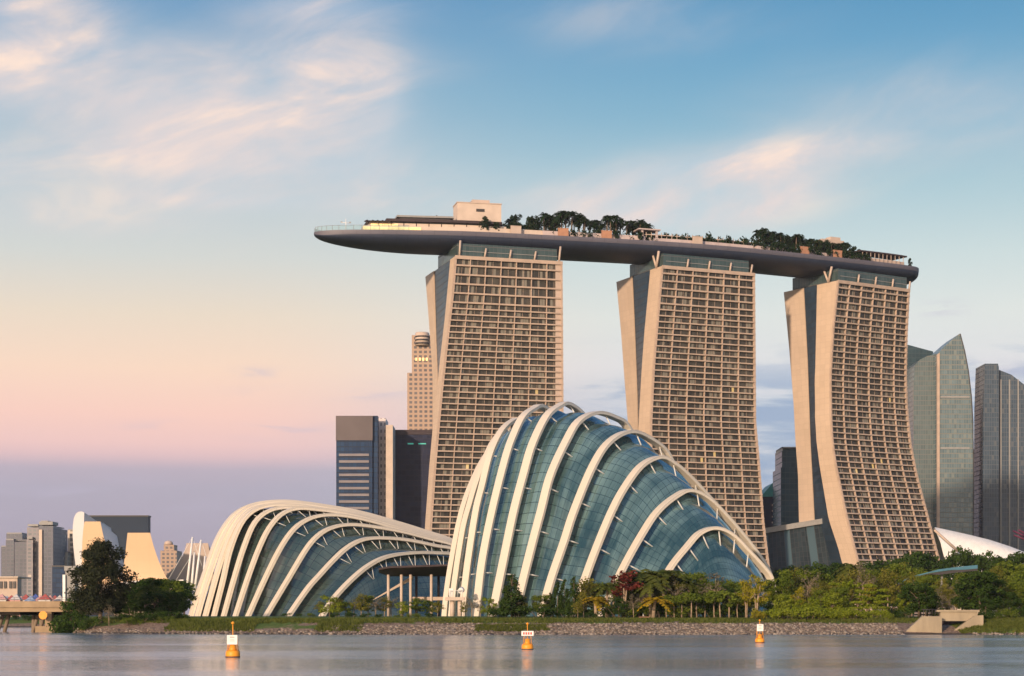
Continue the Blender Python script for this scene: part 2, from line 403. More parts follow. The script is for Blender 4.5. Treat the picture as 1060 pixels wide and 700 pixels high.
def build_ground():
    xs = []
    x = -3000.0
    while x < 3000: xs.append(x); x += 1.6 if -130 < x < 135 else (8 if -260 < x < 260 else 90)
    offs = [-8, -2, 0, 1.5, 3, 4.5, 6, 8, 10, 11.5, 13, 15, 18, 23, 32, 45, 60, 100, 200, 500, 1200, 3000, 7500]
    rows = []
    for of in offs:
        row = []
        for X in xs:
            Y = shoreY(X) + of; row.append((X, Y, gz(X, Y)))
        rows.append(row)
    b = MB(); b.strip(rows)
    m = bpy.data.materials.new('bank_and_lawn'); m.use_nodes = True
    t = NT(m.node_tree); p = t.N['Principled BSDF']
    g = t.new('ShaderNodeNewGeometry').outputs['Position']; x, y, z = t.sep(g)
    n1 = t.noise(g, 0.12, 5.0, 0.6); n2 = t.noise(g, 1.6, 5.0, 0.65); n3 = t.noise(g, 0.03, 2.0)
    grass = t.mix(t.smooth(n2, 0.3, 0.7), (0.045, 0.085, 0.014, 1), (0.12, 0.16, 0.03, 1))
    grass = t.mix(t.smooth(n1, 0.55, 0.75), grass, (0.17, 0.15, 0.055, 1))
    earth = t.mix(t.smooth(n2, 0.35, 0.65), (0.13, 0.085, 0.06, 1), (0.31, 0.215, 0.15, 1))
    lim = t.m('ADD', 2.62, t.m('MULTIPLY', t.m('SUBTRACT', n1, 0.5), 2.4))
    # the grass comes down to the water right of the outfall and in patches on the left
    lim = t.m('SUBTRACT', lim, t.m('MULTIPLY', t.smooth(x, 95.0, 102.0), 2.6))
    lft = t.m('MULTIPLY', t.smooth(x, -24.0, -40.0), t.smooth(n3, 0.44, 0.58))
    lim = t.m('SUBTRACT', lim, t.m('MULTIPLY', lft, 1.5))
    f = t.smooth(t.m('SUBTRACT', z, lim), -0.12, 0.12)
    c = t.mix(f, earth, grass)
    wet = t.smooth(t.m('ADD', z, t.m('MULTIPLY', n2, 0.3)), 0.65, 0.3)
    c = t.mix(wet, c, (0.055, 0.045, 0.038, 1))
    t.L.new(c, p.inputs['Base Color']); p.inputs['Roughness'].default_value = 0.95; p.inputs['Specular IOR Level'].default_value = 0.2
    bn = t.new('ShaderNodeBump'); bn.inputs['Strength'].default_value = 0.6; bn.inputs['Distance'].default_value = 0.3
    t.L.new(n2, bn.inputs['Height']); t.L.new(bn.outputs[0], p.inputs['Normal'])
    tag(b.build('ground', m), None, None, None, 'structure')

def build_water():
    b = MB(); b.add([(-6000, -500, 0), (6000, -500, 0), (6000, 2500, 0), (-6000, 2500, 0)], [(0, 1, 2, 3)])
    m = bpy.data.materials.new('harbour_water'); m.use_nodes = True
    t = NT(m.node_tree); p = t.N['Principled BSDF']
    g = t.new('ShaderNodeNewGeometry').outputs['Position']
    mp = t.new('ShaderNodeMapping'); mp.inputs['Scale'].default_value = (0.35, 0.9, 1); t.L.new(g, mp.inputs[0])
    mp2 = t.new('ShaderNodeMapping'); mp2.inputs['Scale'].default_value = (0.010, 0.035, 1); t.L.new(g, mp2.inputs[0])
    n1 = t.noise(mp.outputs[0], 1.0, 3.0, 0.5)
    n2 = t.noise(mp2.outputs[0], 1.0, 4.0, 0.6, 0.5)
    p.inputs['Base Color'].default_value = (0.24, 0.28, 0.31, 1)
    # calmer and rougher lanes drawn out by the wind
    t.L.new(t.m('ADD', 0.07, t.m('MULTIPLY', t.smooth(n2, 0.35, 0.65), 0.12)), p.inputs['Roughness'])
    p.inputs['IOR'].default_value = 1.333; p.inputs['Specular IOR Level'].default_value = 0.9
    bn = t.new('ShaderNodeBump'); bn.inputs['Strength'].default_value = 1.0; bn.inputs['Distance'].default_value = 0.17
    t.L.new(n1, bn.inputs['Height']); t.L.new(bn.outputs[0], p.inputs['Normal'])
    tag(b.build('water', m), None, None, None, 'structure')
build_ground(); build_water()

# ---------------------------------------------------------------- the three hotel towers
TOW = [
  dict(a=17, L0=(-30.6, 998.0), R0=(26.9, 1015.0), roof=194.0,
       back=[(638,447),(560,448),(389,448),(356,446),(317,443.4),(272,440)], backf=[(638,452),(392,452.6),(343,450.6),(268,448.5)],
       front=[(638,435),(543,440),(479,444.6),(440,448),(405,452),(374,455),(330,460),(266,466)],
       left=[(638,440),(543,446),(478,450.6),(440,454),(407,457),(348,463.4),(304,468.6),(267,471.6)], right=[(638,583),(420,583),(271,582)],
       d=[(4,9),(60,3),(120,0),(194,0)], bays=14, major=2, tall=4.9, floor=3.15, twin=True),
  dict(a=24, L0=(80.6, 1026.0), R0=(134.3, 1049.0), roof=194.0,
       back=[(638,655),(437,650),(388.6,646.3),(340,642.9),(282,637.7)], backf=[(638,664),(437,660),(411,659.4),(340,656.6),(278,653.7)],
       front=[(638,662),(480,659.5),(437,661),(383,664),(340,667),(277,672.9)],
       left=[(638,681),(500,674),(437,674),(377,677),(326,681.4),(277,685.7)], right=[(638,804),(582,796),(541,791),(474,786),(437,782.5),(283,781.4)],
       d=[(4,14),(60,5),(120,0),(194,0)], bays=12, major=2, tall=4.1, floor=3.3, twin=False),
  dict(a=33, L0=(183.0, 1070.0), R0=(231.6, 1102.0), roof=194.0,
       back=[(638,832),(539,827),(491,826),(457,823.4),(417,821.4),(360,817),(296,811)], backf=[(638,846),(537,842.7),(457,838.6),(374,835.7),(294,831.4)],
       front=[(638,893),(580.6,872),(537,857.7),(478.6,848),(457,845.7),(430,843.6),(403,844),(374,844),(293,845.7)],
       left=[(638,904),(571,885.7),(527,875),(478.6,865),(457,862),(431,860.6),(389,860),(340,862.9),(291,868)],
       right=[(638,988),(564,968.7),(528,959.4),(491,949.6),(457,943),(417,939.4),(389,938.6),(346,939.4),(299,942)],
       d=[(4,30),(30,19),(57,9.6),(80,3),(105,-1),(125,-3.5),(155,-2.5),(194,0)], bays=12, major=2, tall=4.0, floor=3.3, twin=False),
]
def col_at(tab, v): return interp(sorted(tab), v)
TC = []   # deck centre over each tower
def hotel_tower(T, label):
    a = R(T['a']); ex = Vector((math.cos(a), math.sin(a), 0)); n = Vector((-math.sin(a), math.cos(a), 0))
    L0 = Vector((T['L0'][0], T['L0'][1], 0)); R0 = Vector((T['R0'][0], T['R0'][1], 0)); H = T['roof']
    mid = (L0 + R0) / 2; TC.append((mid + n * 21.0, a))
    def hit(P, d, u):
        k = (u - 530) / F; return P + d * ((k * P.y - P.x) / (d.x - k * d.y))
    def vof(z, Y): return VH - (z - CH) / Y * F
    def left(z): o = L0 - n * interp(T['d'], z); return hit(o, ex, col_at(T['left'], vof(z, L0.y))) + Vector((0, 0, z))
    def right(z): o = L0 - n * interp(T['d'], z); return hit(o, ex, col_at(T['right'], vof(z, R0.y))) + Vector((0, 0, z))
    tk = None
    p = left(H); q = hit(Vector((p.x, p.y, 0)), n, col_at(T['front'], vof(H, L0.y))); thick = max(9.0, (q - Vector((p.x, p.y, 0))).dot(n))
    root = thing('hotel_tower', label, 'hotel tower', (mid.x, mid.y, 4.0), 'hotel towers carrying the sky deck')
    zs = [4.0 + (H - 4.0) * i / 40 for i in range(41)]
    # front slab: end walls, roof and back
    b = MB(); rows = {k: [] for k in ('fl', 'bl', 'fr', 'br')}; 
    for z in zs:
        l, r_ = left(z), right(z)
        fl = l + n * 1.7; fr = r_ + n * 1.7
        back_u = col_at(T['front'], vof(z, L0.y)); bl = hit(Vector((l.x, l.y, 0)), n, back_u); t_ = (bl - Vector((l.x, l.y, 0))).dot(n)
        t_ = min(max(t_, thick * 0.75), thick * 1.5)
        rows['fl'].append(l); rows['fr'].append(r_); rows['bl'].append(l + n * t_); rows['br'].append(r_ + n * thick)
    def side(A, B, flip=False):
        for i in range(40):
            q = [A[i], B[i], B[i + 1], A[i + 1]]; w0 = (B[i] - A[i]).length; w1 = (B[i+1] - A[i+1]).length
            uv = [(0, A[i].z), (w0, A[i].z), (w1, A[i+1].z), (0, A[i+1].z)]
            if flip: q = q[::-1]; uv = uv[::-1]
            b.add(q, [(0, 1, 2, 3)], [uv])
    side(rows['bl'], rows['fl']); side(rows['fr'], rows['br']); side(rows['br'], rows['bl'])
    b.add([rows['fl'][-1], rows['fr'][-1], rows['br'][-1], rows['bl'][-1]], [(0, 1, 2, 3)])
    b.build('front_slab', M['tan'], root)
    # end walls stand 0.9 m thick in front of the recess
    # glazing behind the balconies
    nb = T['bays'] * 3; REC = 1.35
    fz = [H]; 
    for k in range(5): fz.append(fz[-1] - T['tall'])
    while fz[-1] - T['floor'] > 4.5: fz.append(fz[-1] - T['floor'])
    fz.append(4.0); fz = fz[::-1]
    g = MB()
    for i in range(len(fz) - 1):
        z0, z1 = fz[i], fz[i + 1]
        a0, b0, a1, b1 = left(z0) + n * REC, right(z0) + n * REC, left(z1) + n * REC, right(z1) + n * REC
        w = (b0 - a0).length; 
        g.add([a0, b0, b1, a1], [(0, 1, 2, 3)], [[(0, i + 0.02), (58 * 1.0, i + 0.02), (58.0, i + 0.99), (0, i + 0.99)]])
    g.build('glazing', M['hotel_glass'], root)
    # one balcony tier per floor
    for i in range(len(fz)):
        z = fz[i]; top = i == len(fz) - 1
        h0, h1 = (-1.5, 0.35) if top else (-0.28, 0.40 if i < len(fz) - 6 else 0.55)
        if i == 0: h0 = 0.0
        c = MB()
        z0, z1 = z + h0, z + h1
        A, B, A2, B2 = left(max(z0, 4)), right(max(z0, 4)), left(min(z1, H)), right(min(z1, H))
        e = ex * 0.25
        lo = [A - e, B + e, B + e + n * 0.28, A - e + n * 0.28]; hi = [A2 - e, B2 + e, B2 + e + n * 0.28, A2 - e + n * 0.28]
        for q in lo: q.z = z0
        for q in hi: q.z = z1
        c.hexa([q - n * 0.12 for q in lo] + [q - n * 0.12 for q in hi])
        # the floor of the balcony
        c.hexa([A + n * 0.16 + Vector((0, 0, z - 0.34 - A.z)), B + n * 0.16 + Vector((0, 0, z - 0.34 - B.z)), B + n * 1.34 + Vector((0, 0, z - 0.34 - B.z)), A + n * 1.34 + Vector((0, 0, z - 0.34 - A.z)),
                A + n * 0.16 + Vector((0, 0, z - 0.04 - A.z)), B + n * 0.16 + Vector((0, 0, z - 0.04 - B.z)), B + n * 1.34 + Vector((0, 0, z - 0.04 - B.z)), A + n * 1.34 + Vector((0, 0, z - 0.04 - A.z))])
        c.build('balcony', M['tan_band'], root)
    # upright fins between the bays
    NB = T['bays']
    for k in range(NB + 1):
        fr = k / NB; big = (k % T['major'] == 0) or k == NB
        w = 0.17 if big else 0.06; dep0 = 0.06 if big else 1.15
        if k in (0, NB): w = 0.5
        c = MB(); rr_ = []
        for z in zs:
            l, r_ = left(z), right(z); p = l.lerp(r_, fr)
            if k == 0: p = p + ex * 0.3
            if k == NB: p = p - ex * 0.3
            rr_.append([p - ex * w + n * dep0, p + ex * w + n * dep0, p + ex * w + n * 1.31, p - ex * w + n * 1.31])
        c.strip(rr_, None, 0, False, True); c.build('fin', M['tan_band'], root)
    if T['twin']:   # the solid bay of stair lobbies at the right-hand end
        c = MB(); f0 = 1 - 0.62 / NB * 1.4
        c.strip([[left(z).lerp(right(z), f0) + n * 0.7, left(z).lerp(right(z), 0.998) + n * 0.7] for z in zs], None, 0, False)
        c.build('lobby_screen', M['beige'], root)
    # rear slab leaning in from behind
    b2 = MB(); A_, B_, C_, D_ = [], [], [], []
    Lg = (R0 - L0).length
    topl = left(H); P0 = Vector((topl.x, topl.y, 0))
    for z in zs:
        v = vof(z, L0.y + 30)
        f_ = hit(P0, n, col_at(T['backf'], v)); k_ = hit(P0, n, col_at(T['back'], v))
        f_ = Vector((f_.x, f_.y, z)); k_ = Vector((k_.x, k_.y, z))
        A_.append(k_); B_.append(f_); C_.append(f_ + ex * Lg * 0.985); D_.append(k_ + ex * Lg * 0.985)
    def side2(A, B):
        for i in range(40):
            w0 = (B[i] - A[i]).length; w1 = (B[i+1] - A[i+1]).length
            b2.add([A[i], B[i], B[i+1], A[i+1]], [(0, 1, 2, 3)], [[(0, A[i].z), (w0, A[i].z), (w1, A[i+1].z), (0, A[i+1].z)]])
    side2(A_, B_); side2(B_, C_); side2(C_, D_); side2(D_, A_)
    b2.add([A_[-1], B_[-1], C_[-1], D_[-1]], [(0, 1, 2, 3)])
    b2.build('rear_slab', M['tan'], root)
    # glass wall of the atrium between the two slabs, set back from both ends
    b3 = MB(); rows3 = []; uv3 = []
    for i, z in enumerate(zs):
        p0 = rows['bl'][i] + ex * 0.5 - n * 0.4; p1 = B_[i] + ex * 0.5 + n * 0.4; w = (p1 - p0).length
        rows3.append([p1, p0]); uv3.append([(0, z), (w, z)])
    b3.strip(rows3, uv3, 0, False); b3.build('atrium_glazing', M['atrium'], root)
    # glazed roof storey and its columns under the deck
    b4 = MB()
    o = P0 + n * 2.0; z0, z1 = H + 0.36, H + 7.2
    q = [o + ex * 1.6, o + ex * (Lg - 3.0), o + ex * (Lg - 3.0) + n * 38, o + ex * 1.0 + n * 38]
    b4.hexa([Vector((p.x, p.y, z0)) for p in q] + [Vector((p.x, p.y, z1)) for p in q])
    b4.build('roof_storey', M['roof_glass'], root)
    b5 = MB(); q = [P0 + ex * 3.2 + n * 1.7, P0 + ex * (Lg - 2.7) + n * 1.7, P0 + ex * (Lg - 2.7) + n * 1.98, P0 + ex * 3.2 + n * 1.98]
    b5.hexa([Vector((p.x, p.y, z0 + 2.6)) for p in q] + [Vector((p.x, p.y, z0 + 2.9)) for p in q])
    b5.build('roof_rail', M['grey'], root)
    for k in range(5):
        c = MB(); p = P0 + ex * (2.4 + (Lg - 4.6) * k / 4) + n * 0.9
        if k == 0 and not T['twin']:
            p = P0 - ex * 0.2 + n * (thick * 0.45)
            for dx in (-2.0, 2.6): c.tube([Vector((p.x, p.y, H)) , Vector((p.x, p.y, H + 8.6)) + n * 0.4 + ex * 0 + n * dx * 1.6], [0.75, 0.75], 4)
            c.build('v_prop', M['beige'], root)
        else:
            tall = 8.4 if (k in (0, 4) and T['twin']) else 5.0
            c.tube([Vector((p.x, p.y, H)), Vector((p.x, p.y, H + tall)) + (ex * (0.9 if k else 0.5))], [0.6, 0.6], 4)
            c.build('roof_column', M['beige'], root)
    return root
hotel_tower(TOW[0], 'left hotel tower of the three, flat tan balcony facade with a straight right edge')
hotel_tower(TOW[1], 'middle tan hotel tower of the three, foot hidden behind the taller glasshouse')
hotel_tower(TOW[2], 'right hotel tower of the three, curved tan facade kicking out at its foot')

# ---------------------------------------------------------------- sky deck on top of the towers
DZ = 207.2
def build_deck():
    t1, t2, t3 = TC[0][0], TC[1][0], TC[2][0]
    bow = Vector((WX(325, 1007), 1007, 0)); d3 = Vector((math.cos(R(31)), math.sin(R(31)), 0))
    q1 = t1.lerp(bow, 0.5) + Vector((0, 0.8, 0))
    pts = catmull([(p.x, p.y) for p in (bow, q1, t1, t2, t3, t3 + d3 * 46.5)], 241)
    Ltot = sum(math.dist(a, b) for a, b in zip(pts, pts[1:]))
    global DECK
    def frame(s):
        f = max(0, min(0.99999, s / Ltot)) * 240; i = int(f); t = f - i
        p = Vector((lerp(pts[i][0], pts[i+1][0], t), lerp(pts[i][1], pts[i+1][1], t), 0))
        a, b = pts[max(i - 1, 0)], pts[min(i + 2, 240)]
        d = Vector((b[0] - a[0], b[1] - a[1], 0)).normalized()
        return p, d, Vector((-d.y, d.x, 0))
    def halfw(s):
        w = 19.0
        if s < 85: w *= math.sqrt(max(0, 1 - (1 - s / 85) ** 2.0))
        e = Ltot - s
        if e < 17: w *= math.sqrt(max(0, 1 - (1 - e / 17) ** 2.4))
        return max(w, 0.4)
    def depth(s):
        d = 7.6
        if s < 60: d *= math.sqrt(max(0, 1 - (1 - s / 60) ** 2))
        e = Ltot - s
        if e < 9: d *= math.sqrt(max(0, 1 - (1 - e / 9) ** 2.6))
        return max(d, 0.3)
    def at(u, off):
        lo, hi = 0.0, Ltot
        for _ in range(50):
            m = (lo + hi) / 2; p, d, n = frame(m); q = p + n * off * (halfw(m) / 19.0)
            if q.x / q.y * F + 530 < u: lo = m
            else: hi = m
        p, d, n = frame(lo); return p + n * off * (halfw(lo) / 19.0), d, n
    DECK = dict(frame=frame, at=at, L=Ltot, halfw=halfw)
    p0, _, _ = frame(Ltot / 2)
    root = thing('sky_deck', 'long ship shaped sky deck with a dark curved hull lying across the three hotel towers', 'sky deck', (p0.x, p0.y, DZ))
    S = [Ltot * (0.5 - 0.5 * math.cos(math.pi * i / 120)) for i in range(121)]
    S = sorted(set([0.02, 0.4, 1.2, 2.5, 4, 6, 9, 12, 16, 20, 25, 30, 36, 42, 50, 58] + [60 + (Ltot - 80) * i / 80 for i in range(81)] + [Ltot - e for e in (18, 16, 14, 12, 10, 8, 6.5, 5, 4, 3, 2.2, 1.5, 0.9, 0.4, 0.02)]))
    rows = []; uvs = []; fr = []; fuv = []; top = []
    for s in S:
        p, d, n = frame(s); w = halfw(s); dp = depth(s); row = []; uv = []
        K = 22; fd = min(1.5, dp * 0.5)
        for k in range(K + 1):
            an = math.pi * k / K
            x = -w * math.cos(an); zz = -fd - (dp - fd) * math.sin(an) ** 0.85 if 0 < k < K else -fd
            row.append(p + n * x * 0.985 + Vector((0, 0, DZ + zz))); uv.append((s, 30.0 * k / K))
        rows.append(row); uvs.append(uv)
        fr.append([p - n * w * 1.0 + Vector((0, 0, DZ + 0.9)), p - n * w * 1.005 + Vector((0, 0, DZ - fd * 0.5)), p - n * w * 0.985 + Vector((0, 0, DZ - fd))])
        fr[-1] += [p + n * w * 0.985 + Vector((0, 0, DZ - fd)), p + n * w * 1.005 + Vector((0, 0, DZ - fd * 0.5)), p + n * w + Vector((0, 0, DZ + 0.9))]
        fuv.append([(s, 4), (s, 2), (s, 0), (s, 0), (s, 2), (s, 4)])
        top.append([p - n * w * 0.99 + Vector((0, 0, DZ)), p + n * w * 0.99 + Vector((0, 0, DZ))])
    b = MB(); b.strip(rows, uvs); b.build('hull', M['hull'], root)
    b = MB(); b.strip([r_[:3] for r_ in fr], [r_[:3] for r_ in fuv]); b.strip([r_[3:] for r_ in fr], [r_[3:] for r_ in fuv])
    for e in (0, -1):
        b.add([fr[e][0], fr[e][5], fr[e][3], fr[e][2]], [(0, 1, 2, 3)])
    b.build('edge_band', M['fascia'], root)
    b = MB(); b.strip(top, None, 0, False); b.build('deck_floor', M['deck'], root)
    # guard rail round the bow: glass panels between posts
    m = bpy.data.materials.new('clear_rail_glass'); m.use_nodes = True; t = NT(m.node_tree); t.N.clear()
    o_ = t.new('ShaderNodeOutputMaterial'); g_ = t.new('ShaderNodeBsdfDiffuse'); tr = t.new('ShaderNodeBsdfTransparent'); mx = t.new('ShaderNodeMixShader')
    g_.inputs[0].default_value = (.5, .6, .6, 1); tr.inputs[0].default_value = (0.75, 0.85, 0.85, 1); mx.inputs[0].default_value = 0.18
    t.L.new(tr.outputs[0], mx.inputs[1]); t.L.new(g_.outputs[0], mx.inputs[2]); t.L.new(mx.outputs[0], o_.inputs[0])
    M['rail_glass'] = m
    b = MB(); pl = MB()
    for side in (-1, 1):
        prev = None
        for i in range(14):
            s = 0.6 + 48 * (i / 13.0) ** 1.5; p, d, n = frame(s); q = p + n * side * halfw(s) * 0.985 + Vector((0, 0, DZ + 0.9))
            b.tube([q, q + Vector((0, 0, 2.6))], 0.10, 4)
            if prev is not None:
                pl.add([prev, q, q + Vector((0, 0, 2.3)), prev + Vector((0, 0, 2.3))], [(0, 1, 2, 3)])
                b.tube([prev + Vector((0, 0, 2.4)), q + Vector((0, 0, 2.4))], 0.08, 4)
            prev = q
    b.build('guard_rail', M['grey'], root); pl.build('rail_glass', m, root)
build_deck()
def deck_wall(b, u0, u1, off, z0, z1, thick, mi=0, steps=None):
    """wall or slab following the deck between two photo columns, front face at lateral offset off"""
    n_ = steps or max(2, int(abs(u1 - u0) / 12) + 1); rows = []
    for i in range(n_ + 1):
        p, d, n = DECK['at'](lerp(u0, u1, i / n_), off)
        rows.append([p + Vector((0, 0, z0)), p + Vector((0, 0, z1)), p + n * thick + Vector((0, 0, z1)), p + n * thick + Vector((0, 0, z0))])
    b.strip(rows, None, mi, False, True)
    b.add(rows[0], [(0, 1, 2, 3)], None, mi); b.add(rows[-1], [(3, 2, 1, 0)], None, mi)
def deck_things():
    at = DECK['at']
    # mast on the bow
    p, d, n = at(358, 0); t = thing('lamp_mast', 'thin mast with cross arms standing near the pointed tip of the sky deck', 'mast', p + Vector((0, 0, DZ)))
    b = MB(); b.tube([p + Vector((0, 0, DZ)), p + Vector((0, 0, DZ + 9.0))], [0.22, 0.16], 6); b.build('pole', M['white'], t)
    b = MB(); b.tube([p - d * 2.4 + Vector((0, 0, DZ + 6.8)), p + d * 2.6 + Vector((0, 0, DZ + 6.8))], 0.16, 6); b.build('cross_arm', M['white'], t)
    for sgn in (-1, 1):
        b = MB(); b.box(p + d * sgn * 2.3 + Vector((0, 0, DZ + 7.15)), (0.9, 0.6, 0.5)); b.build('lamp_head', M['grey'], t)
    # restaurant terrace: lit long front, stepped roofs
    p, d, n = at(450, -8); t = thing('terrace_restaurant', 'low cream terrace restaurant with warmly lit front and dark roofs on the sky deck', 'restaurant', p + Vector((0, 0, DZ)))
    b = MB(); deck_wall(b, 376, 470, -14, DZ + .01, DZ + 3.8, 9); deck_wall(b, 470, 562, -14, DZ + .01, DZ + 4.2, 8); b.build('terrace_wall', M['cream'], t)
    b = MB(); deck_wall(b, 376, 436, -14.3, DZ + 1.4, DZ + 3.2, 0.25); b.build('lit_glazing', M['warm_lamp'], t)
    b = MB(); deck_wall(b, 384, 412, -10.2, DZ + 3.81, DZ + 5.6, 0.3); b.build('lit_glazing', M['warm_lamp'], t)
    b = MB(); deck_wall(b, 382, 524, -10, DZ + 3.8, DZ + 6.0, 14); b.build('upper_wall', M['cream'], t)
    b = MB(); deck_wall(b, 380, 400, -11.5, DZ + 6.02, DZ + 6.9, 15); deck_wall(b, 400, 520, -11.5, DZ + 6.8, DZ + 8.2, 18); b.build('roof', M['umber'], t)
    b = MB(); deck_wall(b, 400, 520, -9.5, DZ + 6.02, DZ + 6.78, 14); b.build('clerestory', M['dark'], t)
    b = MB(); deck_wall(b, 414, 466, -9, DZ + 8.22, DZ + 9.4, 13); b.build('roof_light', M['dark'], t)
    b = MB(); deck_wall(b, 411, 470, -10, DZ + 9.42, DZ + 10.4, 16); b.build('canopy_roof', M['grey'], t)
    b = MB(); b.tube([at(452, 0)[0] + Vector((0, 0, DZ + 10.3)), at(452, 0)[0] + Vector((0, 0, DZ + 12.8))], 0.4, 6); b.build('flue', M['dark'], t)
    for u in range(392, 522, 13):
        q = at(u, -10.1)[0]; b = MB(); b.tube([q + Vector((0, 0, DZ + 3.8)), q + Vector((0, 0, DZ + 6.8))], 0.22, 4); b.build('post', M['umber'], t)
    # parasols at the left end of the terrace
    names = ['leftmost', 'second from left', 'third from left', 'fourth from left', 'fifth from left']
    for i, u in enumerate((380, 386, 391, 396, 402)):
        q = at(u, -12.5)[0] + Vector((0, 0, DZ + 3.8)); s = thing('parasol', f'small dark parasol on the sky deck terrace, {names[i]}', 'parasol', q, 'parasols on the deck terrace')
        b = MB(); b.tube([q, q + Vector((0, 0, 3.0))], 0.08, 5); b.build('pole', M['grey'], s)
        b = MB(); b.tube([q + Vector((0, 0, 2.3)), q + Vector((0, 0, 2.5)), q + Vector((0, 0, 3.3))], [1.7, 1.65, 0.06], 8, smooth=False); b.build('canopy', M['umber'], s)
    # lift block
    p, d, n = at(494, -3); a = math.atan2(d.y, d.x); z0 = DZ + 0.02
    t = thing('lift_block', 'plain pale box shaped plant block rising above the restaurant roofs on the sky deck', 'plant block', p + Vector((0, 0, DZ)))
    b = MB(); b.box(p + Vector((0, 0, z0 + 9.0)), (24.0, 12, 18.0), a); b.build('wall', M['cream'], t)
    b = MB(); b.box(p + Vector((0, 0, z0 + 18.25)), (24.6, 12.6, 0.5), a); b.build('parapet', M['beige'], t)
    b = MB(); b.box(p + d * 1.5 + Vector((0, 0, z0 + 19.6)), (9.5, 6, 2.2), a); b.build('roof_plant', M['beige'], t)
    b = MB(); b.box(p - n * 6.1 + d * 0.5 + Vector((0, 0, z0 + 14.4)), (4.5, 0.3, 1.5), a); b.build('louvre', M['dark'], t)
    # poolside parapet with planters
    p, d, n = at(640, -13); t = thing('pool_terrace', 'long pale poolside wall with low planters beneath the palms on the sky deck', 'terrace', p + Vector((0, 0, DZ)))
    b = MB(); deck_wall(b, 562, 668, -15, DZ + .01, DZ + 4.0, 3); deck_wall(b, 672, 780, -14, DZ + .01, DZ + 3.6, 4); deck_wall(b, 784, 900, -14, DZ + .01, DZ + 3.8, 4); b.build('wall', M['fascia2'], t)
    b = MB(); deck_wall(b, 668, 782, -10.5, DZ + 5.8, DZ + 6.2, 8)
    for i in range(22):
        q = at(669 + i * 5.3, -10.3)[0]; b.tube([q + Vector((0, 0, DZ)), q + Vector((0, 0, DZ + 7.4))], 0.2, 4)
    b.build('pergola', M['beige'], t)
    b = MB(); deck_wall(b, 661, 684, -12, DZ + 8.2, DZ + 8.9, 9); deck_wall(b, 664, 666, -11, DZ, DZ + 8.2, 1.0); deck_wall(b, 679, 681, -11, DZ, DZ + 8.2, 1.0); b.build('kiosk_roof', M['fascia2'], t)
    names = ['below leftmost palms', 'below the middle palms', 'right of the middle palms', 'left of the right tower', 'over the right tower', 'beside the pergola']
    for i, (u, mm) in enumerate(((534, 'beige'), (583, 'terracotta'), (628, 'terracotta'), (833, 'terracotta'), (867, 'terracotta'), (722, 'beige'))):
        q, d, n = at(u, -16.2); b = MB(); a = math.atan2(d.y, d.x)
        b.box(q + Vector((0, 0, DZ + 2.6)), (5.6, 1.2, 5.2), a); b.box(q + Vector((0, 0, DZ + 5.35)), (6.0, 1.5, 0.25), a)
        tag(b.build('service_hatch', M[mm], None, q + Vector((0, 0, DZ))), f'{"terracotta" if mm == "terracotta" else "pale"} hatch box on the deck edge {names[i]}', 'hatch box', 'hatch boxes on the deck edge')
    # pavilion behind the right trees and the trellis at the stern
    p, d, n = at(858, 4); a = math.atan2(d.y, d.x); t = thing('deck_pavilion', 'pale flat topped block half hidden behind the dark trees over the right tower', 'pavilion', p + Vector((0, 0, DZ)))
    b = MB(); b.box(p + Vector((0, 0, DZ + 7.6)), (16, 8, 15.2), a); b.build('wall', M['beige'], t)
    b = MB(); b.box(p + d * 3 + Vector((0, 0, DZ + 16.3)), (7, 5, 2.0), a); b.build('roof_plant', M['beige'], t)
    p, d, n = at(918, -4); t = thing('trellis_pavilion', 'slatted pale trellis pavilion near the rounded right end of the sky deck', 'pavilion', p + Vector((0, 0, DZ)))
    b = MB(); deck_wall(b, 893, 936, -10, DZ + .01, DZ + 4.8, 8); b.build('wall', M['beige'], t)
    b = MB(); deck_wall(b, 890, 939, -11.5, DZ + 7.6, DZ + 8.4, 12); b.build('roof', M['umber'], t)
    for i in range(11):
        q = at(893 + i * 4.2, -11)[0]; b = MB(); b.tube([q + Vector((0, 0, DZ)), q + Vector((0, 0, DZ + 7.6))], 0.2, 4); b.build('post', M['beige'], t)
M['fascia2'] = mat('pale_mauve_render', (0.46, 0.37, 0.35), 0.7, 0, 0.12, 0.2)
deck_things()
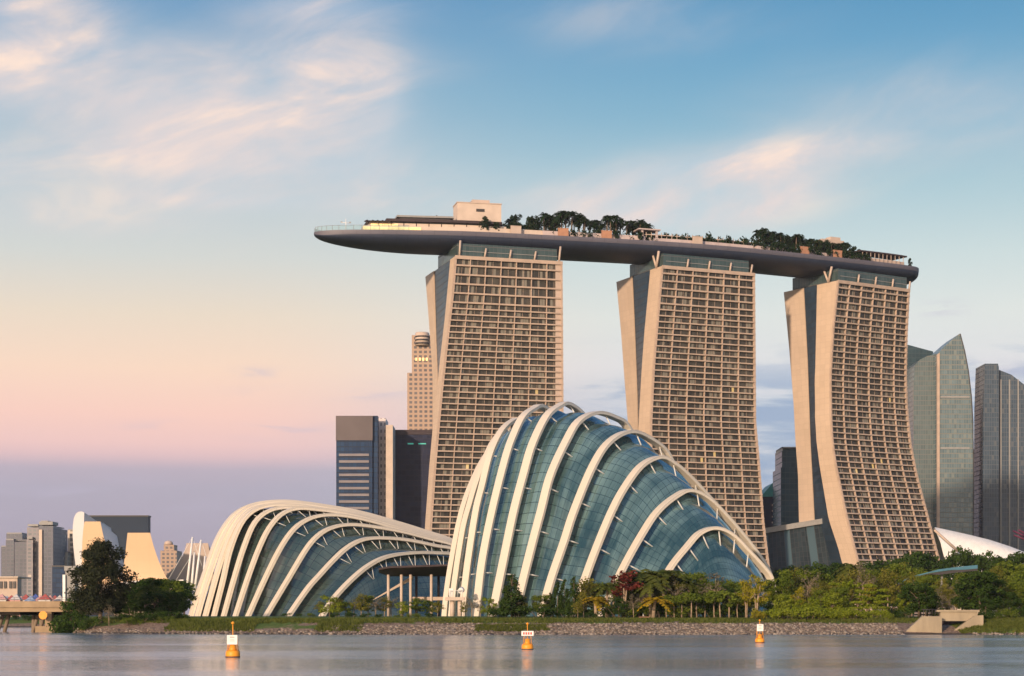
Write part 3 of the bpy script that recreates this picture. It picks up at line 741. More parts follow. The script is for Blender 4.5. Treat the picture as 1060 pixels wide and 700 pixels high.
# ---------------------------------------------------------------- the two glasshouses
def shell_mat(name, ca, cb, line, nu, nv, rough):
    m = bpy.data.materials.new(name); m.use_nodes = True
    t = NT(m.node_tree); b = t.N['Principled BSDF']
    uv = t.new('ShaderNodeUVMap').outputs[0]; x, y, _ = t.sep(uv)
    ux = t.m('DIVIDE', x, nu); uy = t.m('DIVIDE', y, nv)
    fx = t.m('FRACT', ux); fy = t.m('FRACT', uy)
    fr = t.m('MAXIMUM', t.m('LESS_THAN', fx, 0.055), t.m('LESS_THAN', fy, 0.06))
    wn = t.new('ShaderNodeTexWhiteNoise', noise_dimensions='2D'); t.L.new(t.vec(t.m('FLOOR', ux), t.m('FLOOR', uy)), wn.inputs['Vector'])
    co = t.new('ShaderNodeNewGeometry'); pos = co.outputs['Position']
    n = t.m('ADD', t.m('MULTIPLY', t.noise(pos, 0.05, 4.0, 0.6, 0.6), 0.5), t.m('MULTIPLY', t.noise(t.vec(t.m('MULTIPLY', x, 0.22), t.m('MULTIPLY', y, 0.025)), 1.0, 4.0, 0.6, 0.4), 0.5))       # planting and galleries glimpsed inside
    f = t.m('ADD', t.m('MULTIPLY', wn.outputs[0], 0.16), t.m('MULTIPLY', t.smooth(n, 0.38, 0.62), 0.84))
    c = t.mix(f, tuple(ca) + (1,), tuple(cb) + (1,)); c = t.mix(fr, c, tuple(line) + (1,))
    t.L.new(c, b.inputs['Base Color'])
    b.inputs['Roughness'].default_value = rough; b.inputs['Specular IOR Level'].default_value = 0.6; b.inputs['IOR'].default_value = 1.75
    sub = t.new('ShaderNodeVectorMath', operation='SUBTRACT'); t.L.new(wn.outputs['Color'], sub.inputs[0]); sub.inputs[1].default_value = (.5, .5, .5)
    sc = t.new('ShaderNodeVectorMath', operation='SCALE'); t.L.new(sub.outputs[0], sc.inputs[0]); sc.inputs['Scale'].default_value = 0.09
    ad = t.new('ShaderNodeVectorMath', operation='ADD'); t.L.new(co.outputs['Normal'], ad.inputs[0]); t.L.new(sc.outputs[0], ad.inputs[1])
    nm = t.new('ShaderNodeVectorMath', operation='NORMALIZE'); t.L.new(ad.outputs[0], nm.inputs[0]); t.L.new(nm.outputs[0], b.inputs['Normal'])
    return m
M['shell_big'] = shell_mat('teal_gridshell_glass', (0.014, 0.042, 0.047), (0.135, 0.220, 0.220), (0.012, 0.036, 0.042), 2.0, 1.9, 0.10)
M['shell_low'] = shell_mat('green_gridshell_glass', (0.012, 0.032, 0.030), (0.075, 0.105, 0.094), (0.018, 0.026, 0.026), 2.2, 1.9, 0.12)

NS = 81
def rib_curve(pts, foot_u, foot_Y, theta, end_s, end_pow):
    """photo points on one rib, lying in the upright plane through its foot with compass heading theta -> evenly spaced 3D points"""
    c, s = math.cos(R(theta)), math.sin(R(theta))
    Fx, Fy = WX(foot_u, foot_Y), foot_Y
    sz = []
    for (u, v) in pts:
        k = (u - 530) / F; q = (k * Fy - Fx) / (c - k * s); Y = Fy + q * s
        sz.append((q, CH + (VH - v) / F * Y))
    sz[0] = (sz[0][0], 3.4)
    s0, z0 = sz[-1]
    if end_s:
        for tau in (0.3, 0.55, 0.75, 0.9, 1.0): sz.append((lerp(s0, end_s, tau), 3.4 + (z0 - 3.4) * (1 - tau ** end_pow)))
    cur = catmull(sz, NS)
    return [(q, z) for q, z in cur], (Fx, Fy, c, s)
def to3(cur, fr, off=0.0):
    Fx, Fy, c, s = fr; out = []
    for i, (q, z) in enumerate(cur):
        a, b = cur[max(i - 1, 0)], cur[min(i + 1, len(cur) - 1)]
        L = math.dist(a, b) or 1; tx, tz = (b[0] - a[0]) / L, (b[1] - a[1]) / L
        nx, nz = tz, -tx                       # inward: right of the direction of travel
        q2, z2 = q + nx * off, max(z + nz * off, 3.3)
        out.append(Vector((Fx + q2 * c, Fy + q2 * s, z2)))
    return out
def rib_mesh(P, fr, width, deep):
    b = MB(); c, s = fr[2], fr[3]; side = Vector((-s, c, 0)); rows = []
    for i, p in enumerate(P):
        d = (P[min(i + 1, len(P) - 1)] - P[max(i - 1, 0)]).normalized(); n = d.cross(side).normalized()
        w = width; h = deep
        rows.append([p + side * w + n * h * .8, p + side * w * .88 + n * h, p - side * w * .88 + n * h, p - side * w + n * h * .8,
                     p - side * w - n * h * .8, p - side * w * .88 - n * h, p + side * w * .88 - n * h, p + side * w - n * h * .8])
    ln = [0.0]
    for p, q in zip(P, P[1:]): ln.append(ln[-1] + (q - p).length)
    b.strip(rows, [[(0.5 * k + 0.1, l + 0.3) for k in range(8)] for l in ln], 0, False, True); b.add(rows[0], [tuple(range(8))]); b.add(rows[-1], [tuple(range(8))[::-1]])
    return b

def glasshouse(name, label, ribs, extra, offset, width, deep, gmat, zig, hide=(), bulge=1.3):
    p0 = WX(ribs[len(ribs) // 2][1], ribs[len(ribs) // 2][2])
    root = thing(name, label, 'glasshouse', (p0, ribs[len(ribs) // 2][2], 3.6))
    G = []; RC = []
    for (pts, fu, fY, th, es, ep) in ribs:
        cur, fr = rib_curve(pts, fu, fY, th, es, ep)
        RC.append((to3(cur, fr), fr)); G.append([tuple(p) for p in to3(cur, fr, offset)])
    for g in extra(G): G.append(g)
    # glass: smooth loft through the inner curves
    sub = 6; rows = []; uvs = []
    acc_u = 0.0
    for i in range(len(G) - 1):
        g0, g1, g2, g3 = G[max(i - 1, 0)], G[i], G[i + 1], G[min(i + 2, len(G) - 1)]
        gap = math.dist(g1[NS // 2], g2[NS // 2])
        for k in range(sub + (1 if i == len(G) - 2 else 0)):
            t = k / sub; row = []
            for j in range(NS):
                a, b, c, d = g0[j], g1[j], g2[j], g3[j]
                row.append(tuple(0.5 * (2 * b[x] + (c[x] - a[x]) * t + (2 * a[x] - 5 * b[x] + 4 * c[x] - d[x]) * t * t + (3 * b[x] - a[x] - 3 * c[x] + d[x]) * t ** 3) for x in range(3)))
            if 0 < k < sub and i < len(ribs) - 1:       # each strip of glass bellies out between its two ribs
                bl = bulge * math.sin(math.pi * t); r2 = []
                for j in range(NS):
                    A = Vector(row[min(j + 1, NS - 1)]) - Vector(row[max(j - 1, 0)]); B = Vector(c_ := g2[j]) - Vector(g1[j]); nn = A.cross(B)
                    nn = nn.normalized() if nn.length > 1e-6 else Vector((0, 0, 0))
                    if nn.dot(Vector((0, -0.6, 0.8))) < 0: nn = -nn
                    r2.append(tuple(Vector(row[j]) + nn * bl * math.sin(math.pi * j / (NS - 1.0))))
                row = r2
            rows.append(row); L = sum(math.dist(p, q) for p, q in zip(g1, g1[1:]))
            uvs.append([(acc_u + gap * t, 90.0 * j / (NS - 1) * (1.0 if True else 0)) for j in range(NS)])
        acc_u += gap
    b = MB(); b.strip(rows, uvs)
    b.add([G[0][j] for j in range(NS)], [tuple(range(NS))], [[(q[0] + q[1], q[2]) for q in G[0]]])
    b.build('glass_shell', gmat, root)
    for i, (P, fr) in enumerate(RC):
        rb = rib_mesh(P, fr, width[min(i, len(width) - 1)], deep).build('rib', M['rib'], root)
        if i >= len(G) - 1: continue
        def gp(t, f):
            x = t * (NS - 1); j = min(NS - 2, int(x)); q = x - j; A = Vector(G[i][j]).lerp(Vector(G[i][j + 1]), q); B = Vector(G[i + 1][j]).lerp(Vector(G[i + 1][j + 1]), q)
            return A.lerp(B, f)
        def rp(t):
            x = t * (NS - 1); j = min(NS - 2, int(x)); return P[j].lerp(P[j + 1], x - j)
        if i in hide: continue
        n = 13 if zig else 9
        for k in range(1, n):
            t = k / (n + 1.0) * 0.86
            s = MB()
            if zig and not 0.2 < t < 0.62: continue
            if zig:
                dt = 0.016
                f = min(0.5, 3.2 / max(1.0, (gp(t, 1) - gp(t, 0)).length)); q = gp(t, f)
                s.tube([rp(t - dt), q], 0.12, 5); s.tube([q, rp(t + dt)], 0.12, 5)
            else:
                f = min(0.6, 2.4 / max(1.0, (gp(t, 1) - gp(t, 0)).length)); q = gp(t + 0.006, f)
                s.tube([rp(t), q], 0.2, 6)
            s.build('strut', M['strut'], rb)
    return root

def big_extra(G):
    """the end bay folds down to the ground in front of the last rib"""
    last = G[-1]; out = []
    a, b = Vector(last[0]), Vector(last[-1])
    for k, (f, dx) in enumerate(((0.72, 0.0), (0.38, 0.0), (0.02, 0.0))):
        row = []
        for j, p in enumerate(last):
            p = Vector(p); t = j / (NS - 1.0); base = a.lerp(b, t)
            push = Vector((7.0, -9.0, 0)) * (1 - f) * math.sin(math.pi * t)
            q = Vector((lerp(base.x, p.x, 0.5 + 0.5 * f), lerp(base.y, p.y, 0.5 + 0.5 * f), 3.4 + (p.z - 3.4) * f)) + push
            row.append(tuple(q))
        out.append(row)
    return out
BIG = [
 ([(460,638),(462,618),(466,590),(474,547),(481,520),(489,499),(498,480),(507,467),(518,460)], 460, 528, 66, 66, 2.3),
 ([(467,638),(471,602),(479,550),(486,523),(493,500),(502,476),(511,457),(523,447)], 467, 522, 65, 68, 2.3),
 ([(478,638),(481,612),(485,580),(492.7,530),(499,504),(506,475),(512,459),(520,445),(529,437),(538,435)], 478, 516, 64, 70, 2.3),
 ([(492,638),(494.5,622),(499.6,580),(510,528),(523.6,474),(532,450),(541,432),(551,424),(561,421)], 492, 511, 61, 72, 2.3),
 ([(509,638),(513,622),(522,578),(532,530),(542,492),(551,461),(565,432),(577,421.5),(588,418.5)], 509, 507, 58, 74, 2.3),
 ([(533,638),(539,612),(551,564),(560,530),(570,492),(587,455),(599,436),(617,427.5),(635,432),(649,442)], 533, 504, 54, 78, 1.5),
 ([(560,638),(570,602),(584,561),(594,530),(613,484),(630,458),(652,447),(673,455),(690,470)], 560, 502, 50, 74, 1.5),
 ([(590,638),(601,612),(616,571),(633,530),(647,504),(664,482),(683,473.5),(698,481),(711,492),(728,510),(745,529),(771,560)], 590, 501, 44, 70, 1.2),
 ([(620,638),(645,588),(666,550.6),(681,529),(699,514),(714,508),(733,517),(754,538),(778,567),(795,593)], 620, 501, 38, 61, 1.05),
 ([(668,638),(681,611),(695,586),(711,566),(724,552),(740,547),(757,554),(774,571),(788,586),(797,598)], 668, 502, 30, 44, 1.05),
]
glasshouse('ribbed_glasshouse', 'taller domed glasshouse of teal glass under fanned white ribs, in front of the towers', BIG, big_extra, 3.0, (.8, .85, 1.0, 1.15, 1.25), 0.5, M['shell_big'], False)
LOW = [
 ([(197,640),(205,614),(214,588),(226,556),(242,533),(260,523),(280,519.5),(302,519.5),(330,523),(370,530),(410,541),(442,551),(470,561)], 197, 616, 27, 131, 1.1),
 ([(204,640),(211,614),(220,586),(231,557),(245,535),(262,524),(282,520.5),(304,520.5),(330,524),(370,531),(410,542),(442,552),(470,562)], 204, 614, 28, 130, 1.1),
 ([(212,640),(219,614),(227,586),(236,560),(248,538),(263,526),(284,522),(306,522),(331,525),(370,532),(410,543),(442,553),(470,562)], 212, 612, 29, 128, 1.1),
 ([(221,641),(226,620),(231,600),(238,570),(249,543),(262,529),(280,523.5),(305,523.5),(331,527),(370,533),(410,544),(442,554),(470,563)], 221, 610, 30, 126, 1.1),
 ([(231,641),(242,600),(252,568),(263,542),(277,529.5),(295,525.5),(320,526.5),(345,530),(375,535),(410,545),(442,554),(470,563.5)], 231, 607, 32, 123, 1.1),
 ([(243,641),(256,600),(268,568),(279,546),(292,532),(308,526.5),(330,528),(355,531.5),(380,537),(410,546),(442,555),(470,564)], 243, 604, 34, 119, 1.1),
 ([(256,641),(274,600),(290,568),(304,548),(319,537.5),(335,533.5),(355,534),(380,539),(410,547.5),(442,556),(470,564.5)], 256, 602, 36, 116, 1.1),
 ([(274,640),(298,600),(318,567),(331,553),(343,546.5),(357,543.5),(375,544),(410,549.5),(442,557.5),(470,565.5)], 274, 600, 38, 111, 1.1),
 ([(297,638),(318,610),(331,595.2),(344,581),(358,568),(373,559.5),(391,557),(420,559),(450,565),(470,569.5)], 297, 598, 41, 103, 1.1),
 ([(332,638),(346,619),(366,598),(384,584),(402,576),(426,572.5),(450,572.5),(470,575)], 332, 596, 45, 92, 1.2),
]
def low_extra(G):
    last = G[-1]; out = []; a, b = Vector(last[0]), Vector(last[-1])
    for f in (0.7, 0.36, 0.02):
        row = []
        for j, p in enumerate(last):
            p = Vector(p); t = j / (NS - 1.0); base = a.lerp(b, t)
            q = Vector((lerp(base.x, p.x, 0.5 + 0.5 * f), lerp(base.y, p.y, 0.5 + 0.5 * f), 3.4 + (p.z - 3.4) * f)) + Vector((9, -7, 0)) * (1 - f) * math.sin(math.pi * t)
            row.append(tuple(q))
        out.append(row)
    return out
glasshouse('ribbed_glasshouse', 'lower and longer glasshouse with cream ribs sweeping to the right, left of the tall glasshouse', LOW, low_extra, 3.0, (1.5, 1.5, 1.5, 1.4, 1.2, 1.1), 0.55, M['shell_low'], True, hide=(0, 1, 2))

# ---------------------------------------------------------------- between the glasshouses
def between():
    t = thing('canopy_shelter', 'dark flat roofed canopy on slim cream posts between the two glasshouses', 'canopy', (WX(430, 565), 565, 3.7))
    b = MB()
    top = [(392, 588.2), (403, 586.2), (463, 584.2), (480, 585)]
    for (u0, v0), (u1, v1) in zip(top, top[1:]):
        A, B = W(u0, v0, 556), W(u1, v1, 556); e = Vector((0, 0, 0.55)); C, D = W(u1, 596.8, 578), W(u0, 596.8 if u0 > 400 else 593, 578)
        b.hexa([A - e, B - e, C, D, A, B, C + Vector((0, 0, 1.2)), D + Vector((0, 0, 1.2))])
    b.build('roof', M['umber'], t)
    for u, v in ((402, 597), (415.5, 597), (425, 597), (446.5, 597)):
        p = W(u, v, 562 if u < 440 else 560); b = MB(); b.tube([Vector((p.x, p.y, 3.4)), p + Vector((0, 0, .6))], 0.42, 8); b.build('post', M['cream'], t)
    for u in (431, 454):
        p = W(u, 597, 577); b = MB(); b.tube([Vector((p.x, p.y, 3.4)), p + Vector((0, 0, .6))], 0.4, 8); b.build('post', M['umber'], t)
    t = thing('footbridge', 'pale low footbridge with a sloping ramp under the dark canopy', 'footbridge', (WX(440, 572), 572, 3.7))
    b = MB(); b.extrude([W(427, 618, 570), W(462, 618, 570), W(462, 621.5, 570), W(427, 621.5, 570)][::-1], 4); b.build('deck', M['beige'], t)
    b = MB(); b.extrude([W(385, 622, 570), W(388, 619.5, 570), W(427, 596, 570), W(427, 600, 570)][::-1], 3); b.build('ramp', M['beige'], t)
    # pale plant platform at the left foot of the tall glasshouse
    t = thing('service_platform', 'cluttered white service platform on posts at the left foot of the tall glasshouse', 'service platform', (WX(470, 505), 505, 3.5))
    b = MB(); b.box(W(471, 620, 505), (5.2, 3.0, 0.9)); b.build('platform', M['cream'], t)
    b = MB(); b.box(W(467, 613.5, 505), (1.1, 1.6, 2.2)); b.build('cabinet', M['white'], t)
    b = MB(); b.tube([W(476.5, 612, 504.5), W(478.2, 610.5, 505.5)], [.75, .8], 14); b.build('dish', M['white'], t)
    b = MB()
    for u in (465.5, 468, 471, 474, 478.5): b.tube([W(u, 618, 503.6), W(u, 611, 503.6)], 0.08, 4)
    b.tube([W(465.5, 611.5, 503.6), W(478.5, 611.5, 503.6)], 0.08, 4); b.build('railing', M['white'], t)
    for u in (468.2, 476):
        b = MB(); p = W(u, 621, 505); b.tube([Vector((p.x, p.y, 3.2)), p], 0.6, 8); b.build('post', M['cream'], t)
between()

# ---------------------------------------------------------------- buildings behind
def block(b, u0, u1, vt, Y, depth, z0=3.5, mi=0, rz=0.0):
    x0, x1 = WX(u0, Y), WX(u1, Y); z1 = WZ(vt, Y)
    V = [(x0, Y), (x1, Y), (x1, Y + depth), (x0, Y + depth)]
    if rz:
        cx, cy = (x0 + x1) / 2, Y; ca, sa = math.cos(rz), math.sin(rz)
        V = [(cx + (x - cx) * ca - (y - cy) * sa, cy + (x - cx) * sa + (y - cy) * ca) for x, y in V]
    b.hexa([(x, y, z0) for x, y in V] + [(x, y, z1) for x, y in V], mi)
def bands(root, name, m, u0, u1, Y, vlist, hpx, proud=0.8, depth=None):
    for v in vlist:
        b = MB(); x0, x1 = WX(u0, Y), WX(u1, Y); z = WZ(v, Y); h = hpx / F * Y
        b.box(((x0 + x1) / 2, Y - proud / 2 + 0.02, z), (abs(x1 - x0), proud, h)); b.build(name, m, root)
def far_buildings():
    glass_navy = window_mat('navy_office_glass', (0.02, 0.03, 0.055), (0.008, 0.022, 0.06), (0.022, 0.06, 0.13), 3, 3.8, 0.08, 0.2, 0.4, 0, None, 0, .02, 0, .12)
    glass_dark = window_mat('dark_office_glass', (0.025, 0.025, 0.045), (0.007, 0.009, 0.024), (0.022, 0.028, 0.062), 3.2, 4.0, 0.1, 0.22, 0.4, 0.002, None, 0, .02, 0, .12)
    brick_win = window_mat('tan_office_windows', (0.36, 0.24, 0.17), (0.05, 0.045, 0.05), (0.12, 0.10, 0.10), 4.4, 4.0, 0.42, 0.45, 0.35, 0.0)
    grey_top = mat('brown_grey_cladding', (0.13, 0.105, 0.105), 0.8, 0, 0.08, 0.05)
    condo = window_mat('hazy_condo_facade', (0.23, 0.205, 0.22), (0.03, 0.04, 0.06), (0.16, 0.17, 0.19), 4.0, 3.3, 0.3, 0.36, 0.4, 0.0, (0.42, 0.36, 0.32), 0.15)  # distance haze put into the wall colour as a blue cast
    condo2 = window_mat('hazy_dark_condo_facade', (0.105, 0.105, 0.135), (0.018, 0.026, 0.05), (0.045, 0.06, 0.09), 3.6, 3.4, 0.25, 0.3, 0.35)  # bluish walls: the haze of distance is in the colour here too
    cream_win = window_mat('cream_block_windows', (0.52, 0.43, 0.34), (0.10, 0.09, 0.09), (0.22, 0.19, 0.17), 5.0, 4.4, 0.45, 0.42, 0.4)
    teal = window_mat('teal_tower_glass', (0.03, 0.055, 0.065), (0.010, 0.030, 0.042), (0.03, 0.065, 0.085), 3.0, 3.8, 0.1, 0.14, 0.25, 0, None, 0, .02, 0, .3)
    sail = window_mat('green_grey_tower_glass', (0.16, 0.16, 0.14), (0.050, 0.095, 0.115), (0.135, 0.195, 0.215), 1.9, 3.9, 0.16, 0.2, 0.25, 0, (0.16, 0.195, 0.19), 0.1, 0.04)
    sail2 = window_mat('olive_tower_glass', (0.13, 0.13, 0.12), (0.04, 0.075, 0.085), (0.105, 0.15, 0.155), 1.9, 3.9, 0.2, 0.16, 0.2, 0, None, 0, 0.04)
    slate = window_mat('slate_tower_glass', (0.085, 0.10, 0.12), (0.022, 0.042, 0.066), (0.060, 0.092, 0.130), 1.9, 3.8, 0.22, 0.14, 0.25, 0, (0.095, 0.11, 0.125), 0.1, 0.05, 0, .3)
    M['sail'] = sail
    # striped office left of the left tower
    Y = 1400
    t = thing('office_block', 'navy striped glass office with a plain brown grey top, left of the left tower', 'office block', (WX(370, Y), Y, 3.5))
    b = MB(); block(b, 348, 385.5, 431, Y, 45); b.build('body', glass_navy, t)
    b = MB(); block(b, 347.6, 385.7, 430.5, Y - 0.6, 46, WZ(456, Y)); b.build('plain_top', grey_top, t)
    b = MB(); block(b, 385.9, 391, 430.5, Y + 2, 10); b.build('side_wing', glass_navy, t)
    bands(t, 'floor_band', mat('pale_stripe_cladding', (0.20, 0.175, 0.185), 0.6, 0, .08, .1), 351, 382, Y, [471 + 6.9 * i for i in range(11)], 2.5)
    t = thing('slab_block', 'pale slim slab with small dark windows between the striped office and the dark block', 'apartment slab', (WX(399, Y + 20), Y + 20, 3.5))
    b = MB(); block(b, 391.2, 399.2, 433, Y + 20, 30); b.build('windowed_wing', window_mat('pale_slab_windows', (0.64, 0.55, 0.53), (0.10, 0.09, 0.10), (0.25, 0.22, 0.22), 2.9, 5.2, 0.66, 0.55, 0.5), t)
    b = MB(); block(b, 399.4, 406.6, 440, Y + 12, 30); b.build('blank_wing', M['cream'], t)
    Y = 1450
    t = thing('office_block', 'wide dark blue grey office block with a flat top beside the left tower', 'office block', (WX(427, Y), Y, 3.5))
    b = MB(); block(b, 406.9, 449, 445.5, Y, 50); b.build('body', glass_dark, t)
    b = MB(); block(b, 406.4, 449.5, 445, Y - 0.5, 51, WZ(450, Y)); b.build('parapet', M['umber'], t)
    bands(t, 'light_sign', mat('dim_teal_lights', (0.05, 0.3, 0.25), .5, emit=((0.1, 0.8, 0.6), 0.25)), 422, 428, Y, [459.5], 1.2); bands(t, 'light_sign', bpy.data.materials['dim_teal_lights'], 433, 441, Y, [459.5], 1.2)
    Y = 1650
    t = thing('stepped_tower', 'slim stepped tan tower with a rounded grey crown rising behind the dark block', 'office tower', (WX(435, Y), Y, 3.5))
    b = MB(); block(b, 421.5, 452, 386, Y, 40); b.build('shaft', brick_win, t)
    b = MB(); block(b, 426.3, 452, 347, Y + 4, 34, WZ(386.2, Y)); b.build('upper_shaft', brick_win, t)
    b = MB(); p = W(437, 358, Y + 4); b.tube([p, W(437, 345.5, Y + 4), W(437, 344.5, Y + 4)], [6.0, 6.2, 5.6], 20); b.build('crown', M['beige'], t)
    for v in (349, 352.5, 356):
        b = MB(); b.tube([W(437, v + .8, Y + 4), W(437, v - .8, Y + 4)], 6.35, 20); b.build('crown_window_band', M['dark'], t)
    for v in (372, ):
        for i in range(4):
            b = MB(); b.box(W(431 + i * 3.6, v, Y + 3.4), (1.7, 1.0, 2.6)); b.build('lit_window', M['warm_lamp'], t)
    # buildings between the middle and right towers
    Y = 1350
    t = thing('office_block', 'small dark office with a teal roof between the middle and right towers', 'office block', (WX(799, Y), Y, 3.5))
    b = MB(); block(b, 788, 812, 514, Y, 40); b.build('body', glass_dark, t)
    b = MB(); a0 = W(787.5, 514, Y - .5); b.extrude([W(787.5, 514.2, Y - .5), W(812, 514.2, Y - .5), W(812, 500, Y - .5), W(800, 500, Y - .5)], 41); b.build('roof', mat('teal_roof', (0.03, 0.20, 0.20), 0.5), t)
    bands(t, 'window_band', M['beige'], 799, 808, Y, [523, 529, 535, 541], 1.6)
    Y = 1300
    t = thing('office_tower', 'dark glass tower standing just left of the right hotel tower', 'office tower', (WX(817, Y), Y, 3.5))
    b = MB(); block(b, 808.3, 832, 484, Y, 40); b.build('lower_body', teal, t)
    b = MB(); block(b, 809.5, 832, 465, Y + 3, 34, WZ(484.2, Y)); b.build('upper_body', teal, t)
    b = MB()
    for x0, x1, y0, y1 in ((809.5, 810.6, 463, 467), (809.5, 832, 462.6, 464)): b.extrude([W(x0, y1, Y + 2), W(x1, y1, Y + 2), W(x1, y0, Y + 2), W(x0, y0, Y + 2)], 30)
    b.build('roof_frame', M['grey'], t)
    # towers at right
    Y = 1500
    t = thing('office_tower', 'deep teal slab tower half hidden behind the right edge of the right hotel tower', 'office tower', (WX(950, Y + 60), Y + 60, 3.5))
    b = MB(); b.extrude([W(925, 640, Y + 60), W(966, 640, Y + 60), W(966, 364, Y + 60), W(940, 357, Y + 60), W(925, 357, Y + 60)], 40); b.build('body', teal, t)
    t = thing('sail_tower', 'tall pale green glass tower with a pointed sail shaped top and two curved wings', 'residential tower', (WX(985, Y), Y, 3.5))
    b = MB(); b.extrude([W(945.5, 640, Y + 8), W(970, 640, Y + 8), W(970, 366, Y + 8), W(960, 368.5, Y + 8), W(952, 372.5, Y + 8), W(947, 378, Y + 8), W(945.5, 400, Y + 8)], 40); b.build('left_wing', sail2, t)
    b = MB(); b.extrude([W(970, 640, Y), W(1005, 640, Y), W(1006.8, 560, Y), W(1007.2, 500, Y), W(1006.6, 437, Y), W(1005, 410, Y), W(1002, 384, Y), W(998, 363, Y), W(993.4, 345.5, Y), W(987, 350.5, Y), W(978, 358.5, Y), W(970, 366.5, Y)], 45); b.build('sail_wing', sail, t)
    b = MB(); b.extrude([W(970.2, 640, Y - 1), W(972.8, 640, Y - 1), W(972.8, 365, Y - 1), W(970.2, 367, Y - 1)], 3); b.build('tan_spine', M['tan_band'], t)
    b = MB(); edge = [(1007.2, 500), (1006.6, 437), (1005, 410), (1002, 384), (998, 363), (993.4, 345.5)]
    b.strip([[W(u, v, Y - .6), W(u + 1.1, v, Y - .6), W(u + 1.1, v, Y + 40), W(u, v, Y + 40)] for u, v in [(1005, 640), (1006.8, 560)] + edge], None, 0, False, True); b.build('edge_trim', M['dark'], t)
    bands(t, 'plant_floor', M['grey'], 973.5, 1003.5, Y, [411, 464], 2.0, 0.5)
    t = thing('office_tower', 'plain deep blue tower in the gap between the sail tower and slate tower', 'office tower', (WX(1012, Y + 120), Y + 120, 3.5))
    b = MB(); block(b, 1003, 1022, 465, Y + 120, 40); b.build('body', mat('deep_blue_glass', (0.025, 0.07, 0.11), 0.3, 0, .2, .02), t)
    t = thing('office_tower', 'slate grey glass tower with a curved sloping top at the right edge', 'office tower', (WX(1040, Y + 20), Y + 20, 3.5))
    b = MB(); b.extrude([W(1016.5, 640, Y + 20), W(1034, 640, Y + 20), W(1034, 380, Y + 20), W(1033, 376.5, Y + 20), W(1019.5, 376.5, Y + 20), W(1018, 420, Y + 20)], 30); b.build('left_wing', slate, t)
    b = MB(); b.extrude([W(1034.3, 640, Y + 26), W(1085, 640, Y + 26), W(1085, 415, Y + 26), W(1060, 398, Y + 26), W(1047, 388, Y + 26), W(1034.3, 383, Y + 26)], 40); b.build('right_wing', slate, t)
    for u in (1036, 1045, 1054):
        b = MB(); b.box(W(u, 515, Y + 25.6), (1.1, 0.8, 190)); b.build('spine', M['grey'], t)
    # glass podium at the foot of the right tower
    Y = 1082
    gm = window_mat('podium_glass', (0.05, 0.055, 0.055), (0.02, 0.04, 0.048), (0.075, 0.12, 0.14), 5.5, 60.0, 0.06, 0.02, 0.2, 0, None, 0, 0.08, 0, 0.3)
    gm2 = window_mat('podium_dark_glass', (0.03, 0.03, 0.03), (0.008, 0.014, 0.016), (0.03, 0.045, 0.05), 2.4, 3.0, 0.12, 0.06, 0.25, 0, None, 0, 0.05, 0, 0.3)
    t = thing('glass_podium', 'leaning glass podium hall with a grey roof edge between the middle and right towers', 'podium', (WX(830, Y), Y, 3.5))
    b = MB()
    tops = [(786, 552), (795, 550), (811, 547), (817, 546), (834, 543), (842, 541.5), (880, 535)]; bots = [(784, 640), (800, 640), (818, 640), (826, 640), (846, 640), (856, 640), (896, 640)]
    for i in range(6):
        A = W(bots[i][0], 640, Y - 14 - (i % 2) * 2.0); B = W(bots[i + 1][0], 640, Y - 14 - (i % 2) * 2.0); C = W(tops[i + 1][0], tops[i + 1][1], Y + 2); D = W(tops[i][0], tops[i][1], Y + 2)
        b.hexa([A, B, B + Vector((0, 26, 0)), A + Vector((0, 26, 0)), D, C, C + Vector((0, 14, 0)), D + Vector((0, 14, 0))], i % 2)
    b.build('glass_wall', [gm, gm2], t)
    b = MB(); b.extrude([W(784, 553.5, Y), W(880, 537.5, Y), W(880, 532, Y), W(784, 548, Y)], 17); b.build('roof_edge', M['grey'], t)
    # white shell roof right of the right tower
    Y = 1100
    t = thing('shell_roof_hall', 'low hall under a sweeping white shell roof right of the right hotel tower', 'hall', (WX(1010, Y), Y, 3.5))
    top = [(967.5, 545.8), (975, 547.4), (985, 549.5), (1005, 554), (1025, 559), (1045, 565.5), (1062, 572), (1085, 584)]
    b = MB(); rows = []
    for (u, v) in top:
        p = W(u, v, Y); k = (p.z - 3.5)
        rows.append([Vector((p.x + 6, Y - 14, 3.5 + k * 0.42)), Vector((p.x + 4, Y - 10, 3.5 + k * 0.62)), Vector((p.x + 2, Y - 5, 3.5 + k * 0.86)), p, Vector((p.x, Y + 30, 3.5 + k * 0.9)), Vector((p.x, Y + 60, 3.5 + k * .6))])
    b.strip(rows); b.strip([[q - Vector((0, 0, 1.0)) for q in r_] for r_ in rows])
    b.strip([[r_[0], r_[0] - Vector((0, 0, 1.0))] for r_ in rows]); b.build('roof', M['white'], t)
    b = MB(); a0, a1 = W(962, 549, Y - 10), W(992, 571, Y - 15); b.tube([a0 + Vector((2, -4, 0)), a1], 0.8, 5); b.build('roof_seam', M['beige'], t)
    b = MB(); b.box(((rows[0][0].x + rows[-1][0].x) / 2, Y + 18, 9), (rows[-1][0].x - rows[0][0].x, 60, 11)); b.build('wall', M['cream'], t)
    # left skyline
    Y = 1700
    def sky(label, cat, m, parts, Y=Y, cap=None):
        t = thing('apartment_tower' if 'apartment' in label else 'office_tower', label, cat, (WX(parts[0][0], Y), Y, 3.5))
        for i, (u0, u1, vt, dy) in enumerate(parts):
            b = MB(); block(b, u0, u1, vt, Y + dy, 30); b.build('body' if i == 0 else 'wing', m, t)
            b = MB(); block(b, u0 + 0.5, u1 - 0.5, vt - 1.1, Y + dy + 2, 20, WZ(vt - .02, Y)); b.build('roof_plant', M['grey'], t)
        return t
